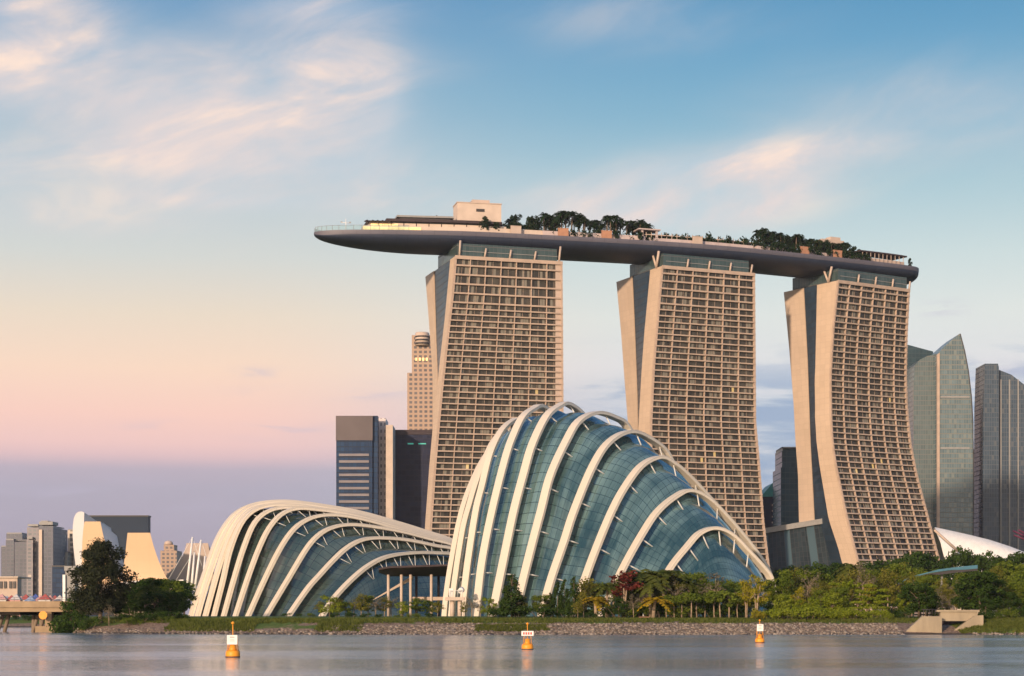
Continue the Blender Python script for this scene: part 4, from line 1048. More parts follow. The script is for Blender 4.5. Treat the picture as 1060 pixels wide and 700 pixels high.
    sky('dark blue glass office tower leftmost of the far skyline behind the road bridge', 'office tower', condo2, [(6, 14.5, 559, 0), (6.5, 23, 552.5, 8), (1, 7, 566, 12)])
    sky('brown stepped apartment tower second from left on the far skyline', 'apartment tower', condo2, [(15, 29, 561, -30), (22, 28, 558.5, -26)])
    sky('pale gridded apartment tower third from left on the far skyline', 'apartment tower', condo, [(28, 40, 546, -60), (27.5, 34, 559, -66)])
    t = sky('tallest apartment tower on the far left skyline, a bright vertical strip up its face', 'apartment tower', condo2, [(40, 55, 544.5, -80), (42, 50, 543, -70)])
    b = MB(); b.box(((WX(40.8, 1620) + WX(44, 1620)) / 2, 1619, 41), (2.7, 1.6, 74)); b.build('bright_strip', M['cream'], t)
    sky('mauve grey apartment tower just right of the tallest one on the far skyline', 'apartment tower', condo, [(55, 61.5, 547.5, -40)])
    sky('cream low apartment block beside the white petal building', 'apartment block', cream_win, [(61.5, 70, 572, -20)])
    sky('tall cream apartment tower with small windows behind the leftmost white petal', 'apartment tower', cream_win, [(70, 78, 549, 0), (76, 90, 566, -8)])
    t = thing('office_block', 'squat dark blue box building behind the left end of the road bridge', 'office block', (WX(60, 1500), 1500, 3.5))
    b = MB(); block(b, 54, 67, 586, 1500, 30); b.build('body', glass_navy, t)
    b = MB(); block(b, 53.7, 67.3, 585.4, 1499, 32, WZ(587, 1500)); b.build('parapet', M['dark'], t)
    t = thing('pavilion_block', 'white low pavilion with dark openings at the left edge behind the road bridge', 'pavilion', (WX(9, 1200), 1200, 3.5))
    b = MB(); block(b, -12, 18, 598, 1200, 10); b.build('wall', M['beige'], t)
    for u in (1, 5.5, 11, 15):
        b = MB(); b.box(W(u, 605.5, 1199.8), (1.7, 1.0, 4.4)); b.build('window', M['dark'], t)
    b = MB(); block(b, -13, 18.6, 596.8, 1198.5, 33, WZ(598.2, 1200)); b.build('roof', M['cream'], t)
    t = thing('stair_tower', 'grey square tower with a bright pale left face beside the big dark tree', 'tower', (WX(71, 760), 760, 3.5))
    b = MB(); block(b, 67.6, 77.5, 591, 760, 5); b.build('shaft', M['grey'], t)
    b = MB(); block(b, 64.8, 67.5, 595, 759, 5); b.build('pale_face', M['white'], t)
    b = MB(); block(b, 66.5, 78.5, 586, 758.5, 8, WZ(591, 760) + .02); b.build('cap', M['grey'], t)
    # dark blue hotel behind the petals
    t = thing('office_block', 'broad flat topped dark blue building standing behind the white petal museum', 'office block', (WX(125, 1500), 1500, 3.5))
    b = MB(); block(b, 88, 153.3, 535, 1500, 10); b.build('body', mat('deep_slate_glass', (0.012, 0.026, 0.052), 0.5, 0, .1, .02, spec=.15), t)
    b = MB(); block(b, 87.6, 153.6, 533.5, 1499, 12, WZ(535, 1500) + .02); b.build('parapet', M['dark'], t)
    t = thing('domed_tower', 'small far brown building with a stepped top right of the museum petals', 'building', (WX(174, 1900), 1900, 3.5))
    b = MB(); block(b, 166, 183, 570, 1900, 30); b.build('lower_wall', brick_win, t)
    b = MB(); block(b, 169.5, 180, 564, 1901, 20, WZ(570, 1900) + .02); b.build('upper_wall', brick_win, t)
    b = MB(); p = W(174.5, 564, 1908); b.tube([p, W(174.5, 561, 1908), W(174.5, 559.5, 1908)], [4.6, 4.0, 0.6], 12); b.build('dome', M['beige'], t)
    t = thing('apartment_block', 'pale low apartment block seen through the trees at the right edge', 'apartment block', (WX(1052, 760), 760, 3.5))
    b = MB(); block(b, 1036, 1075, 596, 760, 20); b.build('wall', cream_win, t)
    b = MB(); block(b, 1035.5, 1075.5, 594.8, 759, 22, WZ(596, 760) + .02); b.build('roof', M['white'], t)
far_buildings()

def museum():
    """upturned petals: each a tapering hollow finger with a lit outer face and thick sides"""
    Y = 900
    t = thing('petal_museum', 'white museum of upturned lotus petals, sunlit faces above the trees at left', 'museum', (WX(125, Y), Y, 3.5))
    def petal(front, Y0, lean, mi, side, nm='petal', back=None):
        """front: closed outline of the outer face in photo columns and rows; it is given a depth, its sides sweep in to the bowl"""
        b = MB(); P = [W(u, v, Y0) for u, v in front]
        zmin = min(p.z for p in P); P = [p + Vector((0, -(p.z - zmin) * lean, 0)) for p in P]
        c = sum(P, Vector()) / len(P); Q = []
        for p in P:
            k = (p.z - zmin) / (max(q.z for q in P) - zmin)
            Q.append(Vector((lerp(p.x, back if back else c.x, 0.45 - 0.1 * k), p.y + 26, lerp(p.z - 2.0 * k, zmin, 0.12))))
        n = len(P); b.add(P, [tuple(range(n))], [[(p.x, p.z) for p in P]]); 
        for i in range(n):
            j = (i + 1) % n; b.add([P[j], P[i], Q[i], Q[j]], [(0, 1, 2, 3)], [[(p.y, p.z) for p in (P[j], P[i], Q[i], Q[j])]], 1)
        b.build(nm, [mi, side], t)
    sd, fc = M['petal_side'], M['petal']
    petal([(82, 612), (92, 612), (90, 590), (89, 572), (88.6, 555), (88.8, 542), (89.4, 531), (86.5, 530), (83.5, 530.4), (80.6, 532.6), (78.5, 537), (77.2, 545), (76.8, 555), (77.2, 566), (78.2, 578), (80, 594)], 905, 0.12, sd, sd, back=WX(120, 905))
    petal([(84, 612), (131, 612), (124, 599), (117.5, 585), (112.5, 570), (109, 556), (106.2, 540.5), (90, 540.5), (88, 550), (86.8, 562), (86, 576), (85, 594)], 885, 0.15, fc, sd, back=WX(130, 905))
    petal([(125, 606), (178, 606), (171.5, 596), (167, 586), (163, 575), (159.8, 564), (157, 552), (133.8, 552), (132.4, 562), (130.8, 573), (129, 584), (127, 596)], 880, 0.16, fc, sd, back=WX(140, 905))
    petal([(165, 606), (222, 606), (219, 580), (216, 562.5), (194, 562.5), (190, 575), (183, 586), (173, 595)], 915, 0.1, M['beige'], M['beige'], back=WX(212, 940))
    # shadowed flank that sweeps down from the second petal
    b = MB(); rows = []
    for k in range(9):
        q = k / 8.0; u0 = 106.4 + 24 * q ** 1.5; v0 = 541 + 52 * q ** 0.85
        a = W(u0 - 1.0 - 3 * q, v0 + 6 + 3 * q, 887); c = W(u0, v0, 900); rows.append([a, c, c + Vector((1, 14, -2))])
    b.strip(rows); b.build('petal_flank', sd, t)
    b = MB(); rows = []
    for k in range(13):
        a = math.pi * k / 12; u = 150 - 42 * math.cos(a); v = 613 - 12 * math.sin(a) ** .8
        rows.append([W(u, v, 870), W(u, v + 3.2, 869), W(u, v + 3.2, 884), W(u, v, 884)])
    b.strip(rows, None, 0, False, True); b.build('bowl_rim', M['white'], t)
    b = MB(); b.tube([W(150, 638, 885), W(150, 606, 885)], [14, 20], 24); b.build('bowl', M['beige'], t)
    t = thing('mast_bridge', 'group of slim white masts leaning beside the low glasshouse', 'masts', (WX(203, 800), 800, 3.5))
    for (u0, v0, u1, v1) in ((193, 612, 199.3, 556), (198, 612, 201.3, 572), (201.5, 612, 208.2, 559), (209.5, 612, 212.3, 576), (214.5, 612, 216.5, 580)):
        b = MB(); b.tube([W(u0, v0, 800), W(u1, v1, 803)], [0.62, 0.4], 6); b.build('mast', M['white'], t)
    b = MB(); rows = []
    for k in range(8): q = k / 7; rows.append([W(168 + 22 * q, 606 - 6 * math.sin(q * 1.6), 806), W(168 + 22 * q, 608.5 - 6 * math.sin(q * 1.6), 806), W(168 + 22 * q, 608.5 - 6 * math.sin(q * 1.6), 812), W(168 + 22 * q, 606 - 6 * math.sin(q * 1.6), 812)])
    b.strip(rows, None, 0, False, True); b.build('deck', M['white'], t)
    b = MB()
    for (u0, v0, u1, v1) in ((199.3, 556, 172, 604), (208.2, 559, 182, 601), (199.3, 556, 215, 604), (208.2, 559, 222, 604)): b.tube([W(u0, v0, 803), W(u1, v1, 806)], 0.1, 4)
    b.build('cable', M['white'], t)
museum()

def road_bridge():
    Y0 = 478.0; t = thing('road_bridge', 'tan concrete road bridge over the channel at the left edge', 'bridge', (WX(40, Y0), Y0, 0))
    xl, xr = WX(-330, Y0), WX(84, Y0) ; zt, zb = WZ(622.5, Y0), WZ(633, Y0)
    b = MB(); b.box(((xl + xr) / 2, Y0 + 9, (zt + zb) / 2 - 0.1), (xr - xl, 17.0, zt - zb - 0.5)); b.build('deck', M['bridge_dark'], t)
    b = MB(); b.box(((xl + xr) / 2, Y0 + 0.2, (zt + WZ(629, Y0)) / 2), (xr - xl, 0.5, zt - WZ(629, Y0))); b.build('parapet', M['bridge'], t)
    b = MB(); b.box(((xl + xr) / 2, Y0 + 0.55, (WZ(628.6, Y0) + WZ(633.2, Y0)) / 2 - .1), (xr - xl, 0.4, 1.05)); b.build('edge_girder', M['bridge'], t)
    b = MB()
    k = xl
    while k < xr: b.tube([(k, Y0 + 0.2, zt), (k, Y0 + 0.2, zt + 1.0)], 0.06, 4); k += 2.0
    for h in (0.5, 1.0): b.tube([(xl, Y0 + 0.2, zt + h), (xr, Y0 + 0.2, zt + h)], 0.05, 4)
    b.build('railing', M['grey'], t)
    for u, big in ((-55, 1), (12, 0), (49, 1)):
        x = WX(u, Y0)
        if big:
            b = MB(); b.box((x, Y0 + 3.0, 0.75), (6.4, 5, 1.5)); b.build('pile_cap', M['bridge'], t)
            b = MB(); b.box((x, Y0 + 2.0, (1.5 + zb) / 2), (1.6, 2.2, zb - 1.5)); b.build('pier', M['bridge'], t)
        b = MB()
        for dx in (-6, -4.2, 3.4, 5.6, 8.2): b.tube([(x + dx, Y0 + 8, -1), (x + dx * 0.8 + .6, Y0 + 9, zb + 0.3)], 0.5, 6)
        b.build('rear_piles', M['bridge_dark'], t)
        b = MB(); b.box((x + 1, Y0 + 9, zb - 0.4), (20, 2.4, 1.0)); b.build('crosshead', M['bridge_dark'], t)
    p = W(44.5, 637, Y0 - 1.2)
    s = thing('round_sign', 'round orange navigation sign fixed to the front bridge pier', 'sign', p)
    b = MB(); b.tube([p + Vector((0, -0.06, 0)), p + Vector((0, 0.06, 0))], 1.05, 20); b.build('board', M['orange'], s)
    b = MB(); b.box(p + Vector((0.6, 0.9, -0.6)), (0.3, 1.7, 0.3)); b.build('bracket', M['grey'], s)
    # stands and tents beyond the bridge
    looks = ['red', 'dusty pink', 'pale blue', 'red', 'white', 'dusty pink', 'red', 'pale blue', 'blue', 'dusty pink', 'red', 'dusty pink', 'red', 'white']
    cm = {'red': mat('red_canvas', (.36, .08, .07), .8), 'white': mat('white_canvas', (.5, .46, .44), .8), 'pale blue': mat('pale_blue_canvas', (.25, .32, .45), .8), 'blue': mat('blue_canvas', (.06, .10, .30), .8), 'dusty pink': mat('pink_canvas', (.50, .28, .26), .8)}
    ords = ['first', 'second', 'third', 'fourth', 'fifth', 'sixth', 'seventh', 'eighth', 'ninth', 'tenth', 'eleventh', 'twelfth', 'thirteenth', 'fourteenth']
    rnd = random.Random(4)
    for i, c in enumerate(looks):
        u = -3 + i * 5.0; Yt = 760 + rnd.uniform(-12, 12); x = WX(u, Yt); h = WZ(614.5 + rnd.uniform(0, 3), Yt); wv = 1.9 + rnd.uniform(0, .5)
        s = thing('tent', f'{c} pitched tent, {ords[i]} from left in the row showing above the bridge railing', 'tent', (x, Yt, 3.8), 'tents beyond the bridge')
        b = MB(); b.hexa([(x - wv, Yt - 2, 3.8), (x + wv, Yt - 2, 3.8), (x + wv, Yt + 2, 3.8), (x - wv, Yt + 2, 3.8), (x - wv, Yt - 2, h - 2.4), (x + wv, Yt - 2, h - 2.4), (x + wv, Yt + 2, h - 2.4), (x - wv, Yt + 2, h - 2.4)]); b.build('side_wall', cm['white'] if c != 'white' else cm['dusty pink'], s)
        b = MB(); e = wv + .2; q = [(x - e, Yt - 2.3, h - 2.38), (x + e, Yt - 2.3, h - 2.38), (x + e, Yt + 2.3, h - 2.38), (x - e, Yt + 2.3, h - 2.38), (x, Yt, h)]
        b.add(q, [(0, 1, 4), (1, 2, 4), (2, 3, 4), (3, 0, 4), (3, 2, 1, 0)]); b.build('roof', cm[c], s)
road_bridge()
# ---------------------------------------------------------------- plants
LM = {
 'dark':   leaf_mat('dark_green_leaves', (0.016, 0.038, 0.010), (0.066, 0.108, 0.022)),
 'mid':    leaf_mat('mid_green_leaves', (0.062, 0.100, 0.014), (0.175, 0.210, 0.030)),
 'olive':  leaf_mat('olive_leaves', (0.105, 0.108, 0.018), (0.250, 0.225, 0.042)),
 'lime':   leaf_mat('fresh_green_leaves', (0.110, 0.155, 0.012), (0.265, 0.300, 0.032)),
 'yellow': leaf_mat('yellow_green_leaves', (0.170, 0.165, 0.014), (0.400, 0.330, 0.030)),
 'red':    leaf_mat('maroon_leaves', (0.070, 0.014, 0.012), (0.230, 0.055, 0.040)),
 'dry':    leaf_mat('dry_twig_leaves', (0.110, 0.095, 0.060), (0.210, 0.180, 0.120)),
 'deck':   leaf_mat('deck_tree_leaves', (0.010, 0.022, 0.010), (0.030, 0.055, 0.022)),
 'palm':   leaf_mat('palm_leaves', (0.040, 0.060, 0.012), (0.130, 0.140, 0.028)),
 'goldpalm': leaf_mat('golden_palm_leaves', (0.150, 0.120, 0.010), (0.420, 0.270, 0.020)),
 'big':    leaf_mat('casuarina_leaves', (0.014, 0.020, 0.012), (0.050, 0.055, 0.026), 0.2),
}
def leaves(b, rnd, clumps, per, size, up=0.3, flat=1.0):
    """leaf faces through clumps of (centre, radius, squash); one tint per clump with a little scatter"""
    for (c, r, sq) in clumps:
        base = rnd.random(); n = int(per * (r ** 2))
        for _ in range(n):
            d = Vector((rnd.gauss(0, 1), rnd.gauss(0, 1), rnd.gauss(0, 1))).normalized()
            q = r * rnd.random() ** 0.45
            p = Vector(c) + Vector((d.x * q, d.y * q, d.z * q * sq))
            nrm = (d + Vector((rnd.gauss(0, .6), rnd.gauss(0, .6), rnd.gauss(0, .6) + up))).normalized()
            a = nrm.orthogonal().normalized(); a = (Matrix.Rotation(rnd.random() * 6.28, 3, nrm) @ a); e = nrm.cross(a)
            s = size * rnd.uniform(0.6, 1.3); w = s * rnd.uniform(0.45, 0.7)
            b.add([p - a * s, p + e * w, p + a * s, p - e * w], [(0, 1, 2, 3)])
            b.tint.append(min(1, max(0, base * 0.7 + rnd.random() * 0.3)))
def tree_proto(seed, h, crown_w, crown_bot, nclump, mt, per, size, trunk_r, squash=0.7, shape='round', bark='bark', forks=1, lean=0.0):
    """parts at the origin: (trunk MB, crown MB)"""
    rnd = random.Random(seed); tr = MB(); cr = MB(); cr.tint = []; cl = []
    for i in range(nclump):
        f = (i + 0.5) / nclump; z = lerp(crown_bot + 0.5, h - 0.8, rnd.random() if shape != 'cone' else f)
        zz = (z - crown_bot) / max(0.1, h - crown_bot)
        if shape == 'cone': rad = crown_w * 0.5 * (1 - zz) * 0.75 + 0.15; r = max(0.35, crown_w * 0.30 * (1 - zz * 0.75))
        elif shape == 'flat': rad = crown_w * 0.5 * math.sqrt(rnd.random()); z = h - 1.0 - rnd.random() * (h - crown_bot) * 0.5 - (rad / crown_w) * 1.0; r = crown_w * rnd.uniform(0.13, 0.2)
        elif shape == 'tiers': z = lerp(crown_bot, h - .7, round(rnd.random() * 4) / 4); zz = (z - crown_bot) / (h - crown_bot); rad = crown_w * 0.5 * (1 - zz * 0.75) * rnd.uniform(0.3, 1); r = crown_w * rnd.uniform(.12, .17)
        else: rad = crown_w * 0.5 * math.sqrt(max(0.05, 1 - (2 * zz - 0.85) ** 2)) * rnd.uniform(0.25, 0.85); r = crown_w * rnd.uniform(0.085, 0.19)
        an = rnd.random() * 6.283
        cl.append(((rad * math.cos(an) + lean * zz * 2, rad * math.sin(an), z), r, squash))
    leaves(cr, rnd, cl, per, size)
    top = crown_bot + (h - crown_bot) * (0.85 if shape == 'cone' else 0.45)
    for k in range(forks):
        fx, fy = (rnd.uniform(-1, 1) * crown_w * 0.12, rnd.uniform(-1, 1) * crown_w * 0.12) if forks > 1 else (0, 0)
        mid = Vector((fx * 0.4 + rnd.uniform(-.2, .2), fy * 0.4, top * 0.5)); tp = Vector((fx + lean, fy, top))
        tr.tube([(fx * .1, fy * .1, -0.8), mid, tp], [trunk_r / (1 if forks == 1 else 1.4), trunk_r * 0.7, trunk_r * 0.25], 7)
        near = sorted(cl, key=lambda q: (Vector(q[0]) - tp).length)[:9] if forks == 1 else rnd.sample(cl, min(4, len(cl)))
        for q in near:
            z0 = rnd.uniform(0.45, 0.9); st = mid.lerp(tp, z0); e = Vector(q[0])
            tr.tube([st, st.lerp(e, 0.5) + Vector((0, 0, 0.3)), e], [trunk_r * 0.38, trunk_r * 0.22, 0.03], 5)
    return tr, cr
def palm_proto(seed, h, nfr, flen, mt, tr_r=0.22, droop=1.0):
    rnd = random.Random(seed); tr = MB(); cr = MB(); cr.tint = []
    bx = rnd.uniform(-.5, .5)
    tr.tube([(0, 0, -0.8), (bx * .4, 0, h * .5), (bx, 0, h)], [tr_r * 1.3, tr_r, tr_r * .8], 7)
    for i in range(nfr):
        an = i * 2.399 + rnd.uniform(-.3, .3); el = rnd.uniform(-0.15, 1.15); L = flen * rnd.uniform(0.8, 1.1); tint = rnd.random()
        pts = []
        for k in range(7):
            q = k / 6.0; r = L * q * math.cos(el) * (1 - 0.15 * q); z = L * (q * math.sin(el) - droop * 0.75 * q * q)
            pts.append(Vector((bx + r * math.cos(an), r * math.sin(an), h + z)))
        side = Vector((-math.sin(an), math.cos(an), 0))
        for k in range(6):
            a, c = pts[k], pts[k + 1]; w0 = flen * 0.17 * math.sin(math.pi * (k / 6.0 * .85 + .12)); w1 = flen * 0.17 * math.sin(math.pi * ((k + 1) / 6.0 * .85 + .12)) if k < 5 else 0.03
            for sg in (-1, 1):
                dv = Vector((0, 0, -0.45))
                cr.add([a, c, c + side * sg * w1 + dv * w1, a.lerp(c, .55) + side * sg * w0 + dv * w0], [(0, 1, 2, 3)]); cr.tint.append(min(1, max(0, tint + rnd.uniform(-.2, .2))))
    return tr, cr
def shrub_proto(seed, w, h, mt, n, per, size):
    rnd = random.Random(seed); cr = MB(); cr.tint = []; tr = MB(); cl = []
    for i in range(n):
        r = h * rnd.uniform(.28, .42); an = rnd.random() * 6.28; q = w * .5 * math.sqrt(rnd.random())
        cl.append(((q * math.cos(an), q * math.sin(an) * .7, rnd.uniform(.25, .68) * h), r, .8))
    leaves(cr, rnd, cl, per, size)
    for c, r, _ in cl[:5]: tr.tube([(c[0] * .3, c[1] * .3, -.6), c], [.09, .03], 5)
    return tr, cr

KINDS = {}
def kind(key, name, cat, protos, leaf, bark, height, trunkname='trunk', crownname='crown'):
    KINDS[key] = dict(name=name, cat=cat, leaf=LM[leaf], bark=M[bark], h=height, made=[], protos=protos, tn=trunkname, cn=crownname)
kind('dark', 'round_tree', 'tree', [lambda s=s: tree_proto(s, 10, 8.4, 1.8, 46, 0, 60, .26, .28) for s in (1, 2)], 'dark', 'bark', 10)
kind('mid', 'leafy_tree', 'tree', [lambda s=s: tree_proto(s, 10, 7.6, 2.3, 40, 0, 56, .25, .22) for s in (3, 4, 5)], 'mid', 'bark', 10)
kind('olive', 'olive_tree', 'tree', [lambda s=s: tree_proto(s, 10, 6.6, 2.4, 38, 0, 50, .23, .2, .8) for s in (6, 7)], 'olive', 'bark_pale', 10)
kind('tiers', 'tiered_tree', 'tree', [lambda s=s: tree_proto(s, 10, 8, 1.8, 32, 0, 52, .28, .2, .38, 'tiers') for s in (8, 9)], 'lime', 'bark_pale', 10)
kind('lime', 'fresh_green_tree', 'tree', [lambda s=s: tree_proto(s, 7, 6.4, 1.0, 34, 0, 62, .22, .18, .8) for s in (10, 11)], 'lime', 'bark', 7)
kind('yellow', 'yellow_tree', 'tree', [lambda s=s: tree_proto(s, 10, 7.2, 3.2, 36, 0, 40, .24, .2, .7, 'round', 'bark_pale', 4, .4) for s in (12, 13)], 'yellow', 'bark_pale', 10)
kind('conifer', 'columnar_conifer', 'conifer', [lambda s=s: tree_proto(s, 12, 4.0, .6, 34, 0, 190, .20, .16, 1.0, 'cone') for s in (14, 15)], 'dark', 'bark', 12)
kind('red', 'maroon_tree', 'tree', [lambda: tree_proto(16, 10, 5.6, 4.6, 18, 0, 75, .28, .2, .9, 'round', 'bark_pale', 3)], 'red', 'bark_pale', 10)
kind('dry', 'bare_tree', 'tree', [lambda s=s: tree_proto(s, 10, 6.2, 2.6, 30, 0, 22, .20, .12, .8, 'round', 'bark_pale', 4) for s in (17, 18)], 'dry', 'bark_pale', 10)
kind('palm', 'feather_palm', 'palm', [lambda s=s: palm_proto(s, 7.5, 22, 3.6, 0) for s in (19, 20)], 'palm', 'bark_pale', 10, 'trunk', 'fronds')
kind('gold', 'golden_palm', 'palm', [lambda: palm_proto(21, 4.0, 24, 3.2, 0)], 'goldpalm', 'bark_pale', 6, 'trunk', 'fronds')
kind('small', 'clipped_tree', 'tree', [lambda s=s: tree_proto(s, 6, 5.2, 3.0, 18, 0, 62, .25, .16, .6, 'flat', 'bark_pale', 1) for s in (22, 23)], 'mid', 'bark_pale', 6)
kind('deckpalm', 'deck_palm', 'palm', [lambda s=s: palm_proto(s, 8.0, 26, 3.9, 0, .26, .9) for s in (24, 25, 26)], 'deck', 'bark', 10.2, 'trunk', 'fronds')
kind('decktree', 'deck_tree', 'tree', [lambda s=s: tree_proto(s, 9, 7, 2.2, 30, 0, 46, .34, .25, .75) for s in (27, 28)], 'deck', 'bark', 9)
kind('shrub', 'green_shrub', 'shrub', [lambda s=s: shrub_proto(s, 7, 3.2, 0, 16, 70, .20) for s in (29, 30)], 'lime', 'bark', 3.2, 'stems', 'foliage')
kind('darkshrub', 'dark_shrub', 'shrub', [lambda s=s: shrub_proto(s, 6, 3.2, 0, 14, 60, .20) for s in (31, 32)], 'dark', 'bark', 3.2, 'stems', 'foliage')
kind('midshrub', 'leafy_shrub', 'shrub', [lambda s=s: shrub_proto(s, 6, 3.2, 0, 14, 60, .20) for s in (36, 37)], 'mid', 'bark', 3.2, 'stems', 'foliage')
kind('yellowshrub', 'yellow_shrub', 'shrub', [lambda: shrub_proto(33, 5, 3.2, 0, 14, 62, .20)], 'yellow', 'bark', 3.2, 'stems', 'foliage')
kind('deckhedge', 'deck_hedge', 'hedge', [lambda s=s: shrub_proto(s, 9, 3.0, 0, 15, 30, .34) for s in (34, 35)], 'deck', 'bark', 3.0, 'stems', 'foliage')
kind('big', 'casuarina_tree', 'tree', [lambda: tree_proto(40, 18.5, 14.5, 3.0, 120, 0, 48, .28, .5, .75, 'round', 'bark', 1)], 'big', 'bark', 18.5)

PLANTS = []     # (kind, u, x, y, z, height, widthscale, region, rnd)
def plant(key, u, Y, vtop, region, ws=1.0, z=None, x=None):
    x = WX(u, Y) if x is None else x
    z0 = gz(x, Y) if z is None else z
    PLANTS.append((key, u, x, Y, z0, WZ(vtop, Y) - z0, ws, region))
rp = random.Random(11)
# left clump round the big tree
R_L = 'left bank between the bridge and the low glasshouse'
plant('big', 104, 452, 561, R_L, 1.08)
for k, u, Y, v in (('dark', 84, 458, 610), ('dark', 74, 470, 617), ('dark', 120, 466, 612), ('darkshrub', 92, 446, 636), ('darkshrub', 70, 455, 634), ('dark', 137, 490, 605), ('dark', 146, 486, 600), ('dark', 155, 480, 597), ('palm', 150, 470, 598), ('palm', 163, 468, 606),
                   ('mid', 170, 500, 597), ('dark', 177, 520, 599), ('dark', 186, 560, 600), ('mid', 191, 620, 603), ('dark', 134, 480, 620), ('dark', 160, 466, 611), ('dark', 176, 470, 612), ('dark', 184, 480, 612),
                   ('darkshrub', 128, 450, 634), ('darkshrub', 146, 447, 633), ('darkshrub', 164, 447, 631), ('darkshrub', 182, 450, 631), ('midshrub', 136, 443, 638), ('midshrub', 172, 444, 637), ('dry', 113, 446, 622), ('darkshrub', 4, 712, 634), ('darkshrub', 16, 714, 633), ('darkshrub', 27, 711, 635), ('darkshrub', 38, 713, 633), ('darkshrub', 57, 710, 634), ('darkshrub', 66, 706, 633)):  # far row of dark shrubs added to darken the bank behind the bridge
    plant(k, u, Y, v, R_L, 0.85 if u < 125 else 1.4)
# in front of the low glasshouse
R_F = 'bank in front of the low glasshouse'
for k, u, Y, v in (('olive', 332, 470, 622), ('lime', 341, 465, 616), ('olive', 351, 474, 619), ('mid', 358, 468, 622), ('dry', 366, 470, 618), ('olive', 374, 466, 614), ('mid', 381, 470, 616), ('dry', 389, 468, 614), ('olive', 398, 470, 617),
                   ('dry', 405, 474, 614), ('lime', 417, 466, 622), ('mid', 432, 472, 618), ('mid', 444, 475, 621), ('olive', 453, 470, 622), ('darkshrub', 346, 455, 634), ('darkshrub', 362, 455, 633), ('darkshrub', 378, 454, 634), ('darkshrub', 392, 455, 635), ('midshrub', 428, 448, 634), ('midshrub', 412, 448, 636), ('darkshrub', 444, 455, 634), ('darkshrub', 296, 500, 634), ('darkshrub', 310, 500, 635), ('midshrub', 322, 470, 634), ('midshrub', 262, 480, 638), ('midshrub', 190, 470, 636)):
    plant(k, u, Y, v, R_F, 1.4)
# in front of the tall glasshouse
R_C = 'bank in front of the tall glasshouse'
for k, u, Y, v, ws in (('dry', 488, 462, 613, .8), ('olive', 480, 465, 622, .8), ('lime', 505, 460, 618, .9), ('dry', 497, 462, 620, .8), ('dry', 511, 462, 622, .8), ('conifer', 530, 452, 592, 1.5), ('conifer', 524, 455, 604, 1.2), ('conifer', 538, 456, 610, 1.3), ('olive', 541, 455, 615, .7), ('dry', 553, 460, 620, .8), ('mid', 556, 456, 615, .7),
                   ('conifer', 577, 458, 600, .9), ('conifer', 584, 459, 597, .9), ('conifer', 594, 456, 594, 1.0), ('conifer', 570, 462, 612, 1.0), ('mid', 565, 460, 614, .7), ('olive', 604, 450, 613, .9), ('dark', 612, 452, 618, .9), ('olive', 598, 447, 622, .9),
                   ('palm', 628, 452, 596, 1.2), ('gold', 617, 449, 612, 1.3), ('palm', 645, 456, 592, 1.2), ('red', 646, 450, 589, 1.25), ('palm', 662, 458, 579, 1.4), ('palm', 671, 460, 585, 1.2), ('palm', 687, 462, 580, 1.4), ('olive', 655, 465, 592, .9), ('dry', 668, 452, 602, .9), ('palm', 673, 448, 596, 1.2), ('gold', 676, 444, 612, 1.4),
                   ('dry', 700, 455, 598, .9), ('mid', 705, 468, 594, .9), ('mid', 718, 470, 590, .9), ('dry', 737, 458, 590, 1.0), ('mid', 728, 468, 600, 1), ('mid', 750, 470, 598, 1), ('olive', 694, 462, 594, .9), ('mid', 763, 466, 606, .9), ('dark', 640, 446, 618, .9), ('darkshrub', 612, 440, 633, 1.0), ('dry', 656, 444, 612, .8)):
    plant(k, u, Y, v, R_C, ws * 1.3)
for i in range(11): plant('small', 690 + i * 8.2 + rp.uniform(-1.5, 1.5), 444 + rp.uniform(0, 6), 611 + rp.uniform(-5, 6), R_C, 1.25)
for i, (k, v) in enumerate((('olive', 600), ('mid', 604), ('palm', 598), ('olive', 596), ('mid', 600), ('dark', 606), ('olive', 603), ('mid', 601), ('palm', 596), ('olive', 606), ('mid', 604), ('dark', 608), ('mid', 606), ('olive', 609))): plant(k, 606 + i * 13 + rp.uniform(-3, 3), 462 + rp.uniform(0, 8), v - 3, R_C, 1.35)
for i in range(9): plant('midshrub' if i % 3 else 'darkshrub', 632 + i * 17 + rp.uniform(-4, 4), 449 + rp.uniform(0, 4), 625 + rp.uniform(-4, 3), R_C, 1.15)
for i in range(12): plant('darkshrub', 520 + i * 22 + rp.uniform(-5, 5), 450 + rp.uniform(0, 5), 627 + rp.uniform(-3, 4), R_C, 1.2)
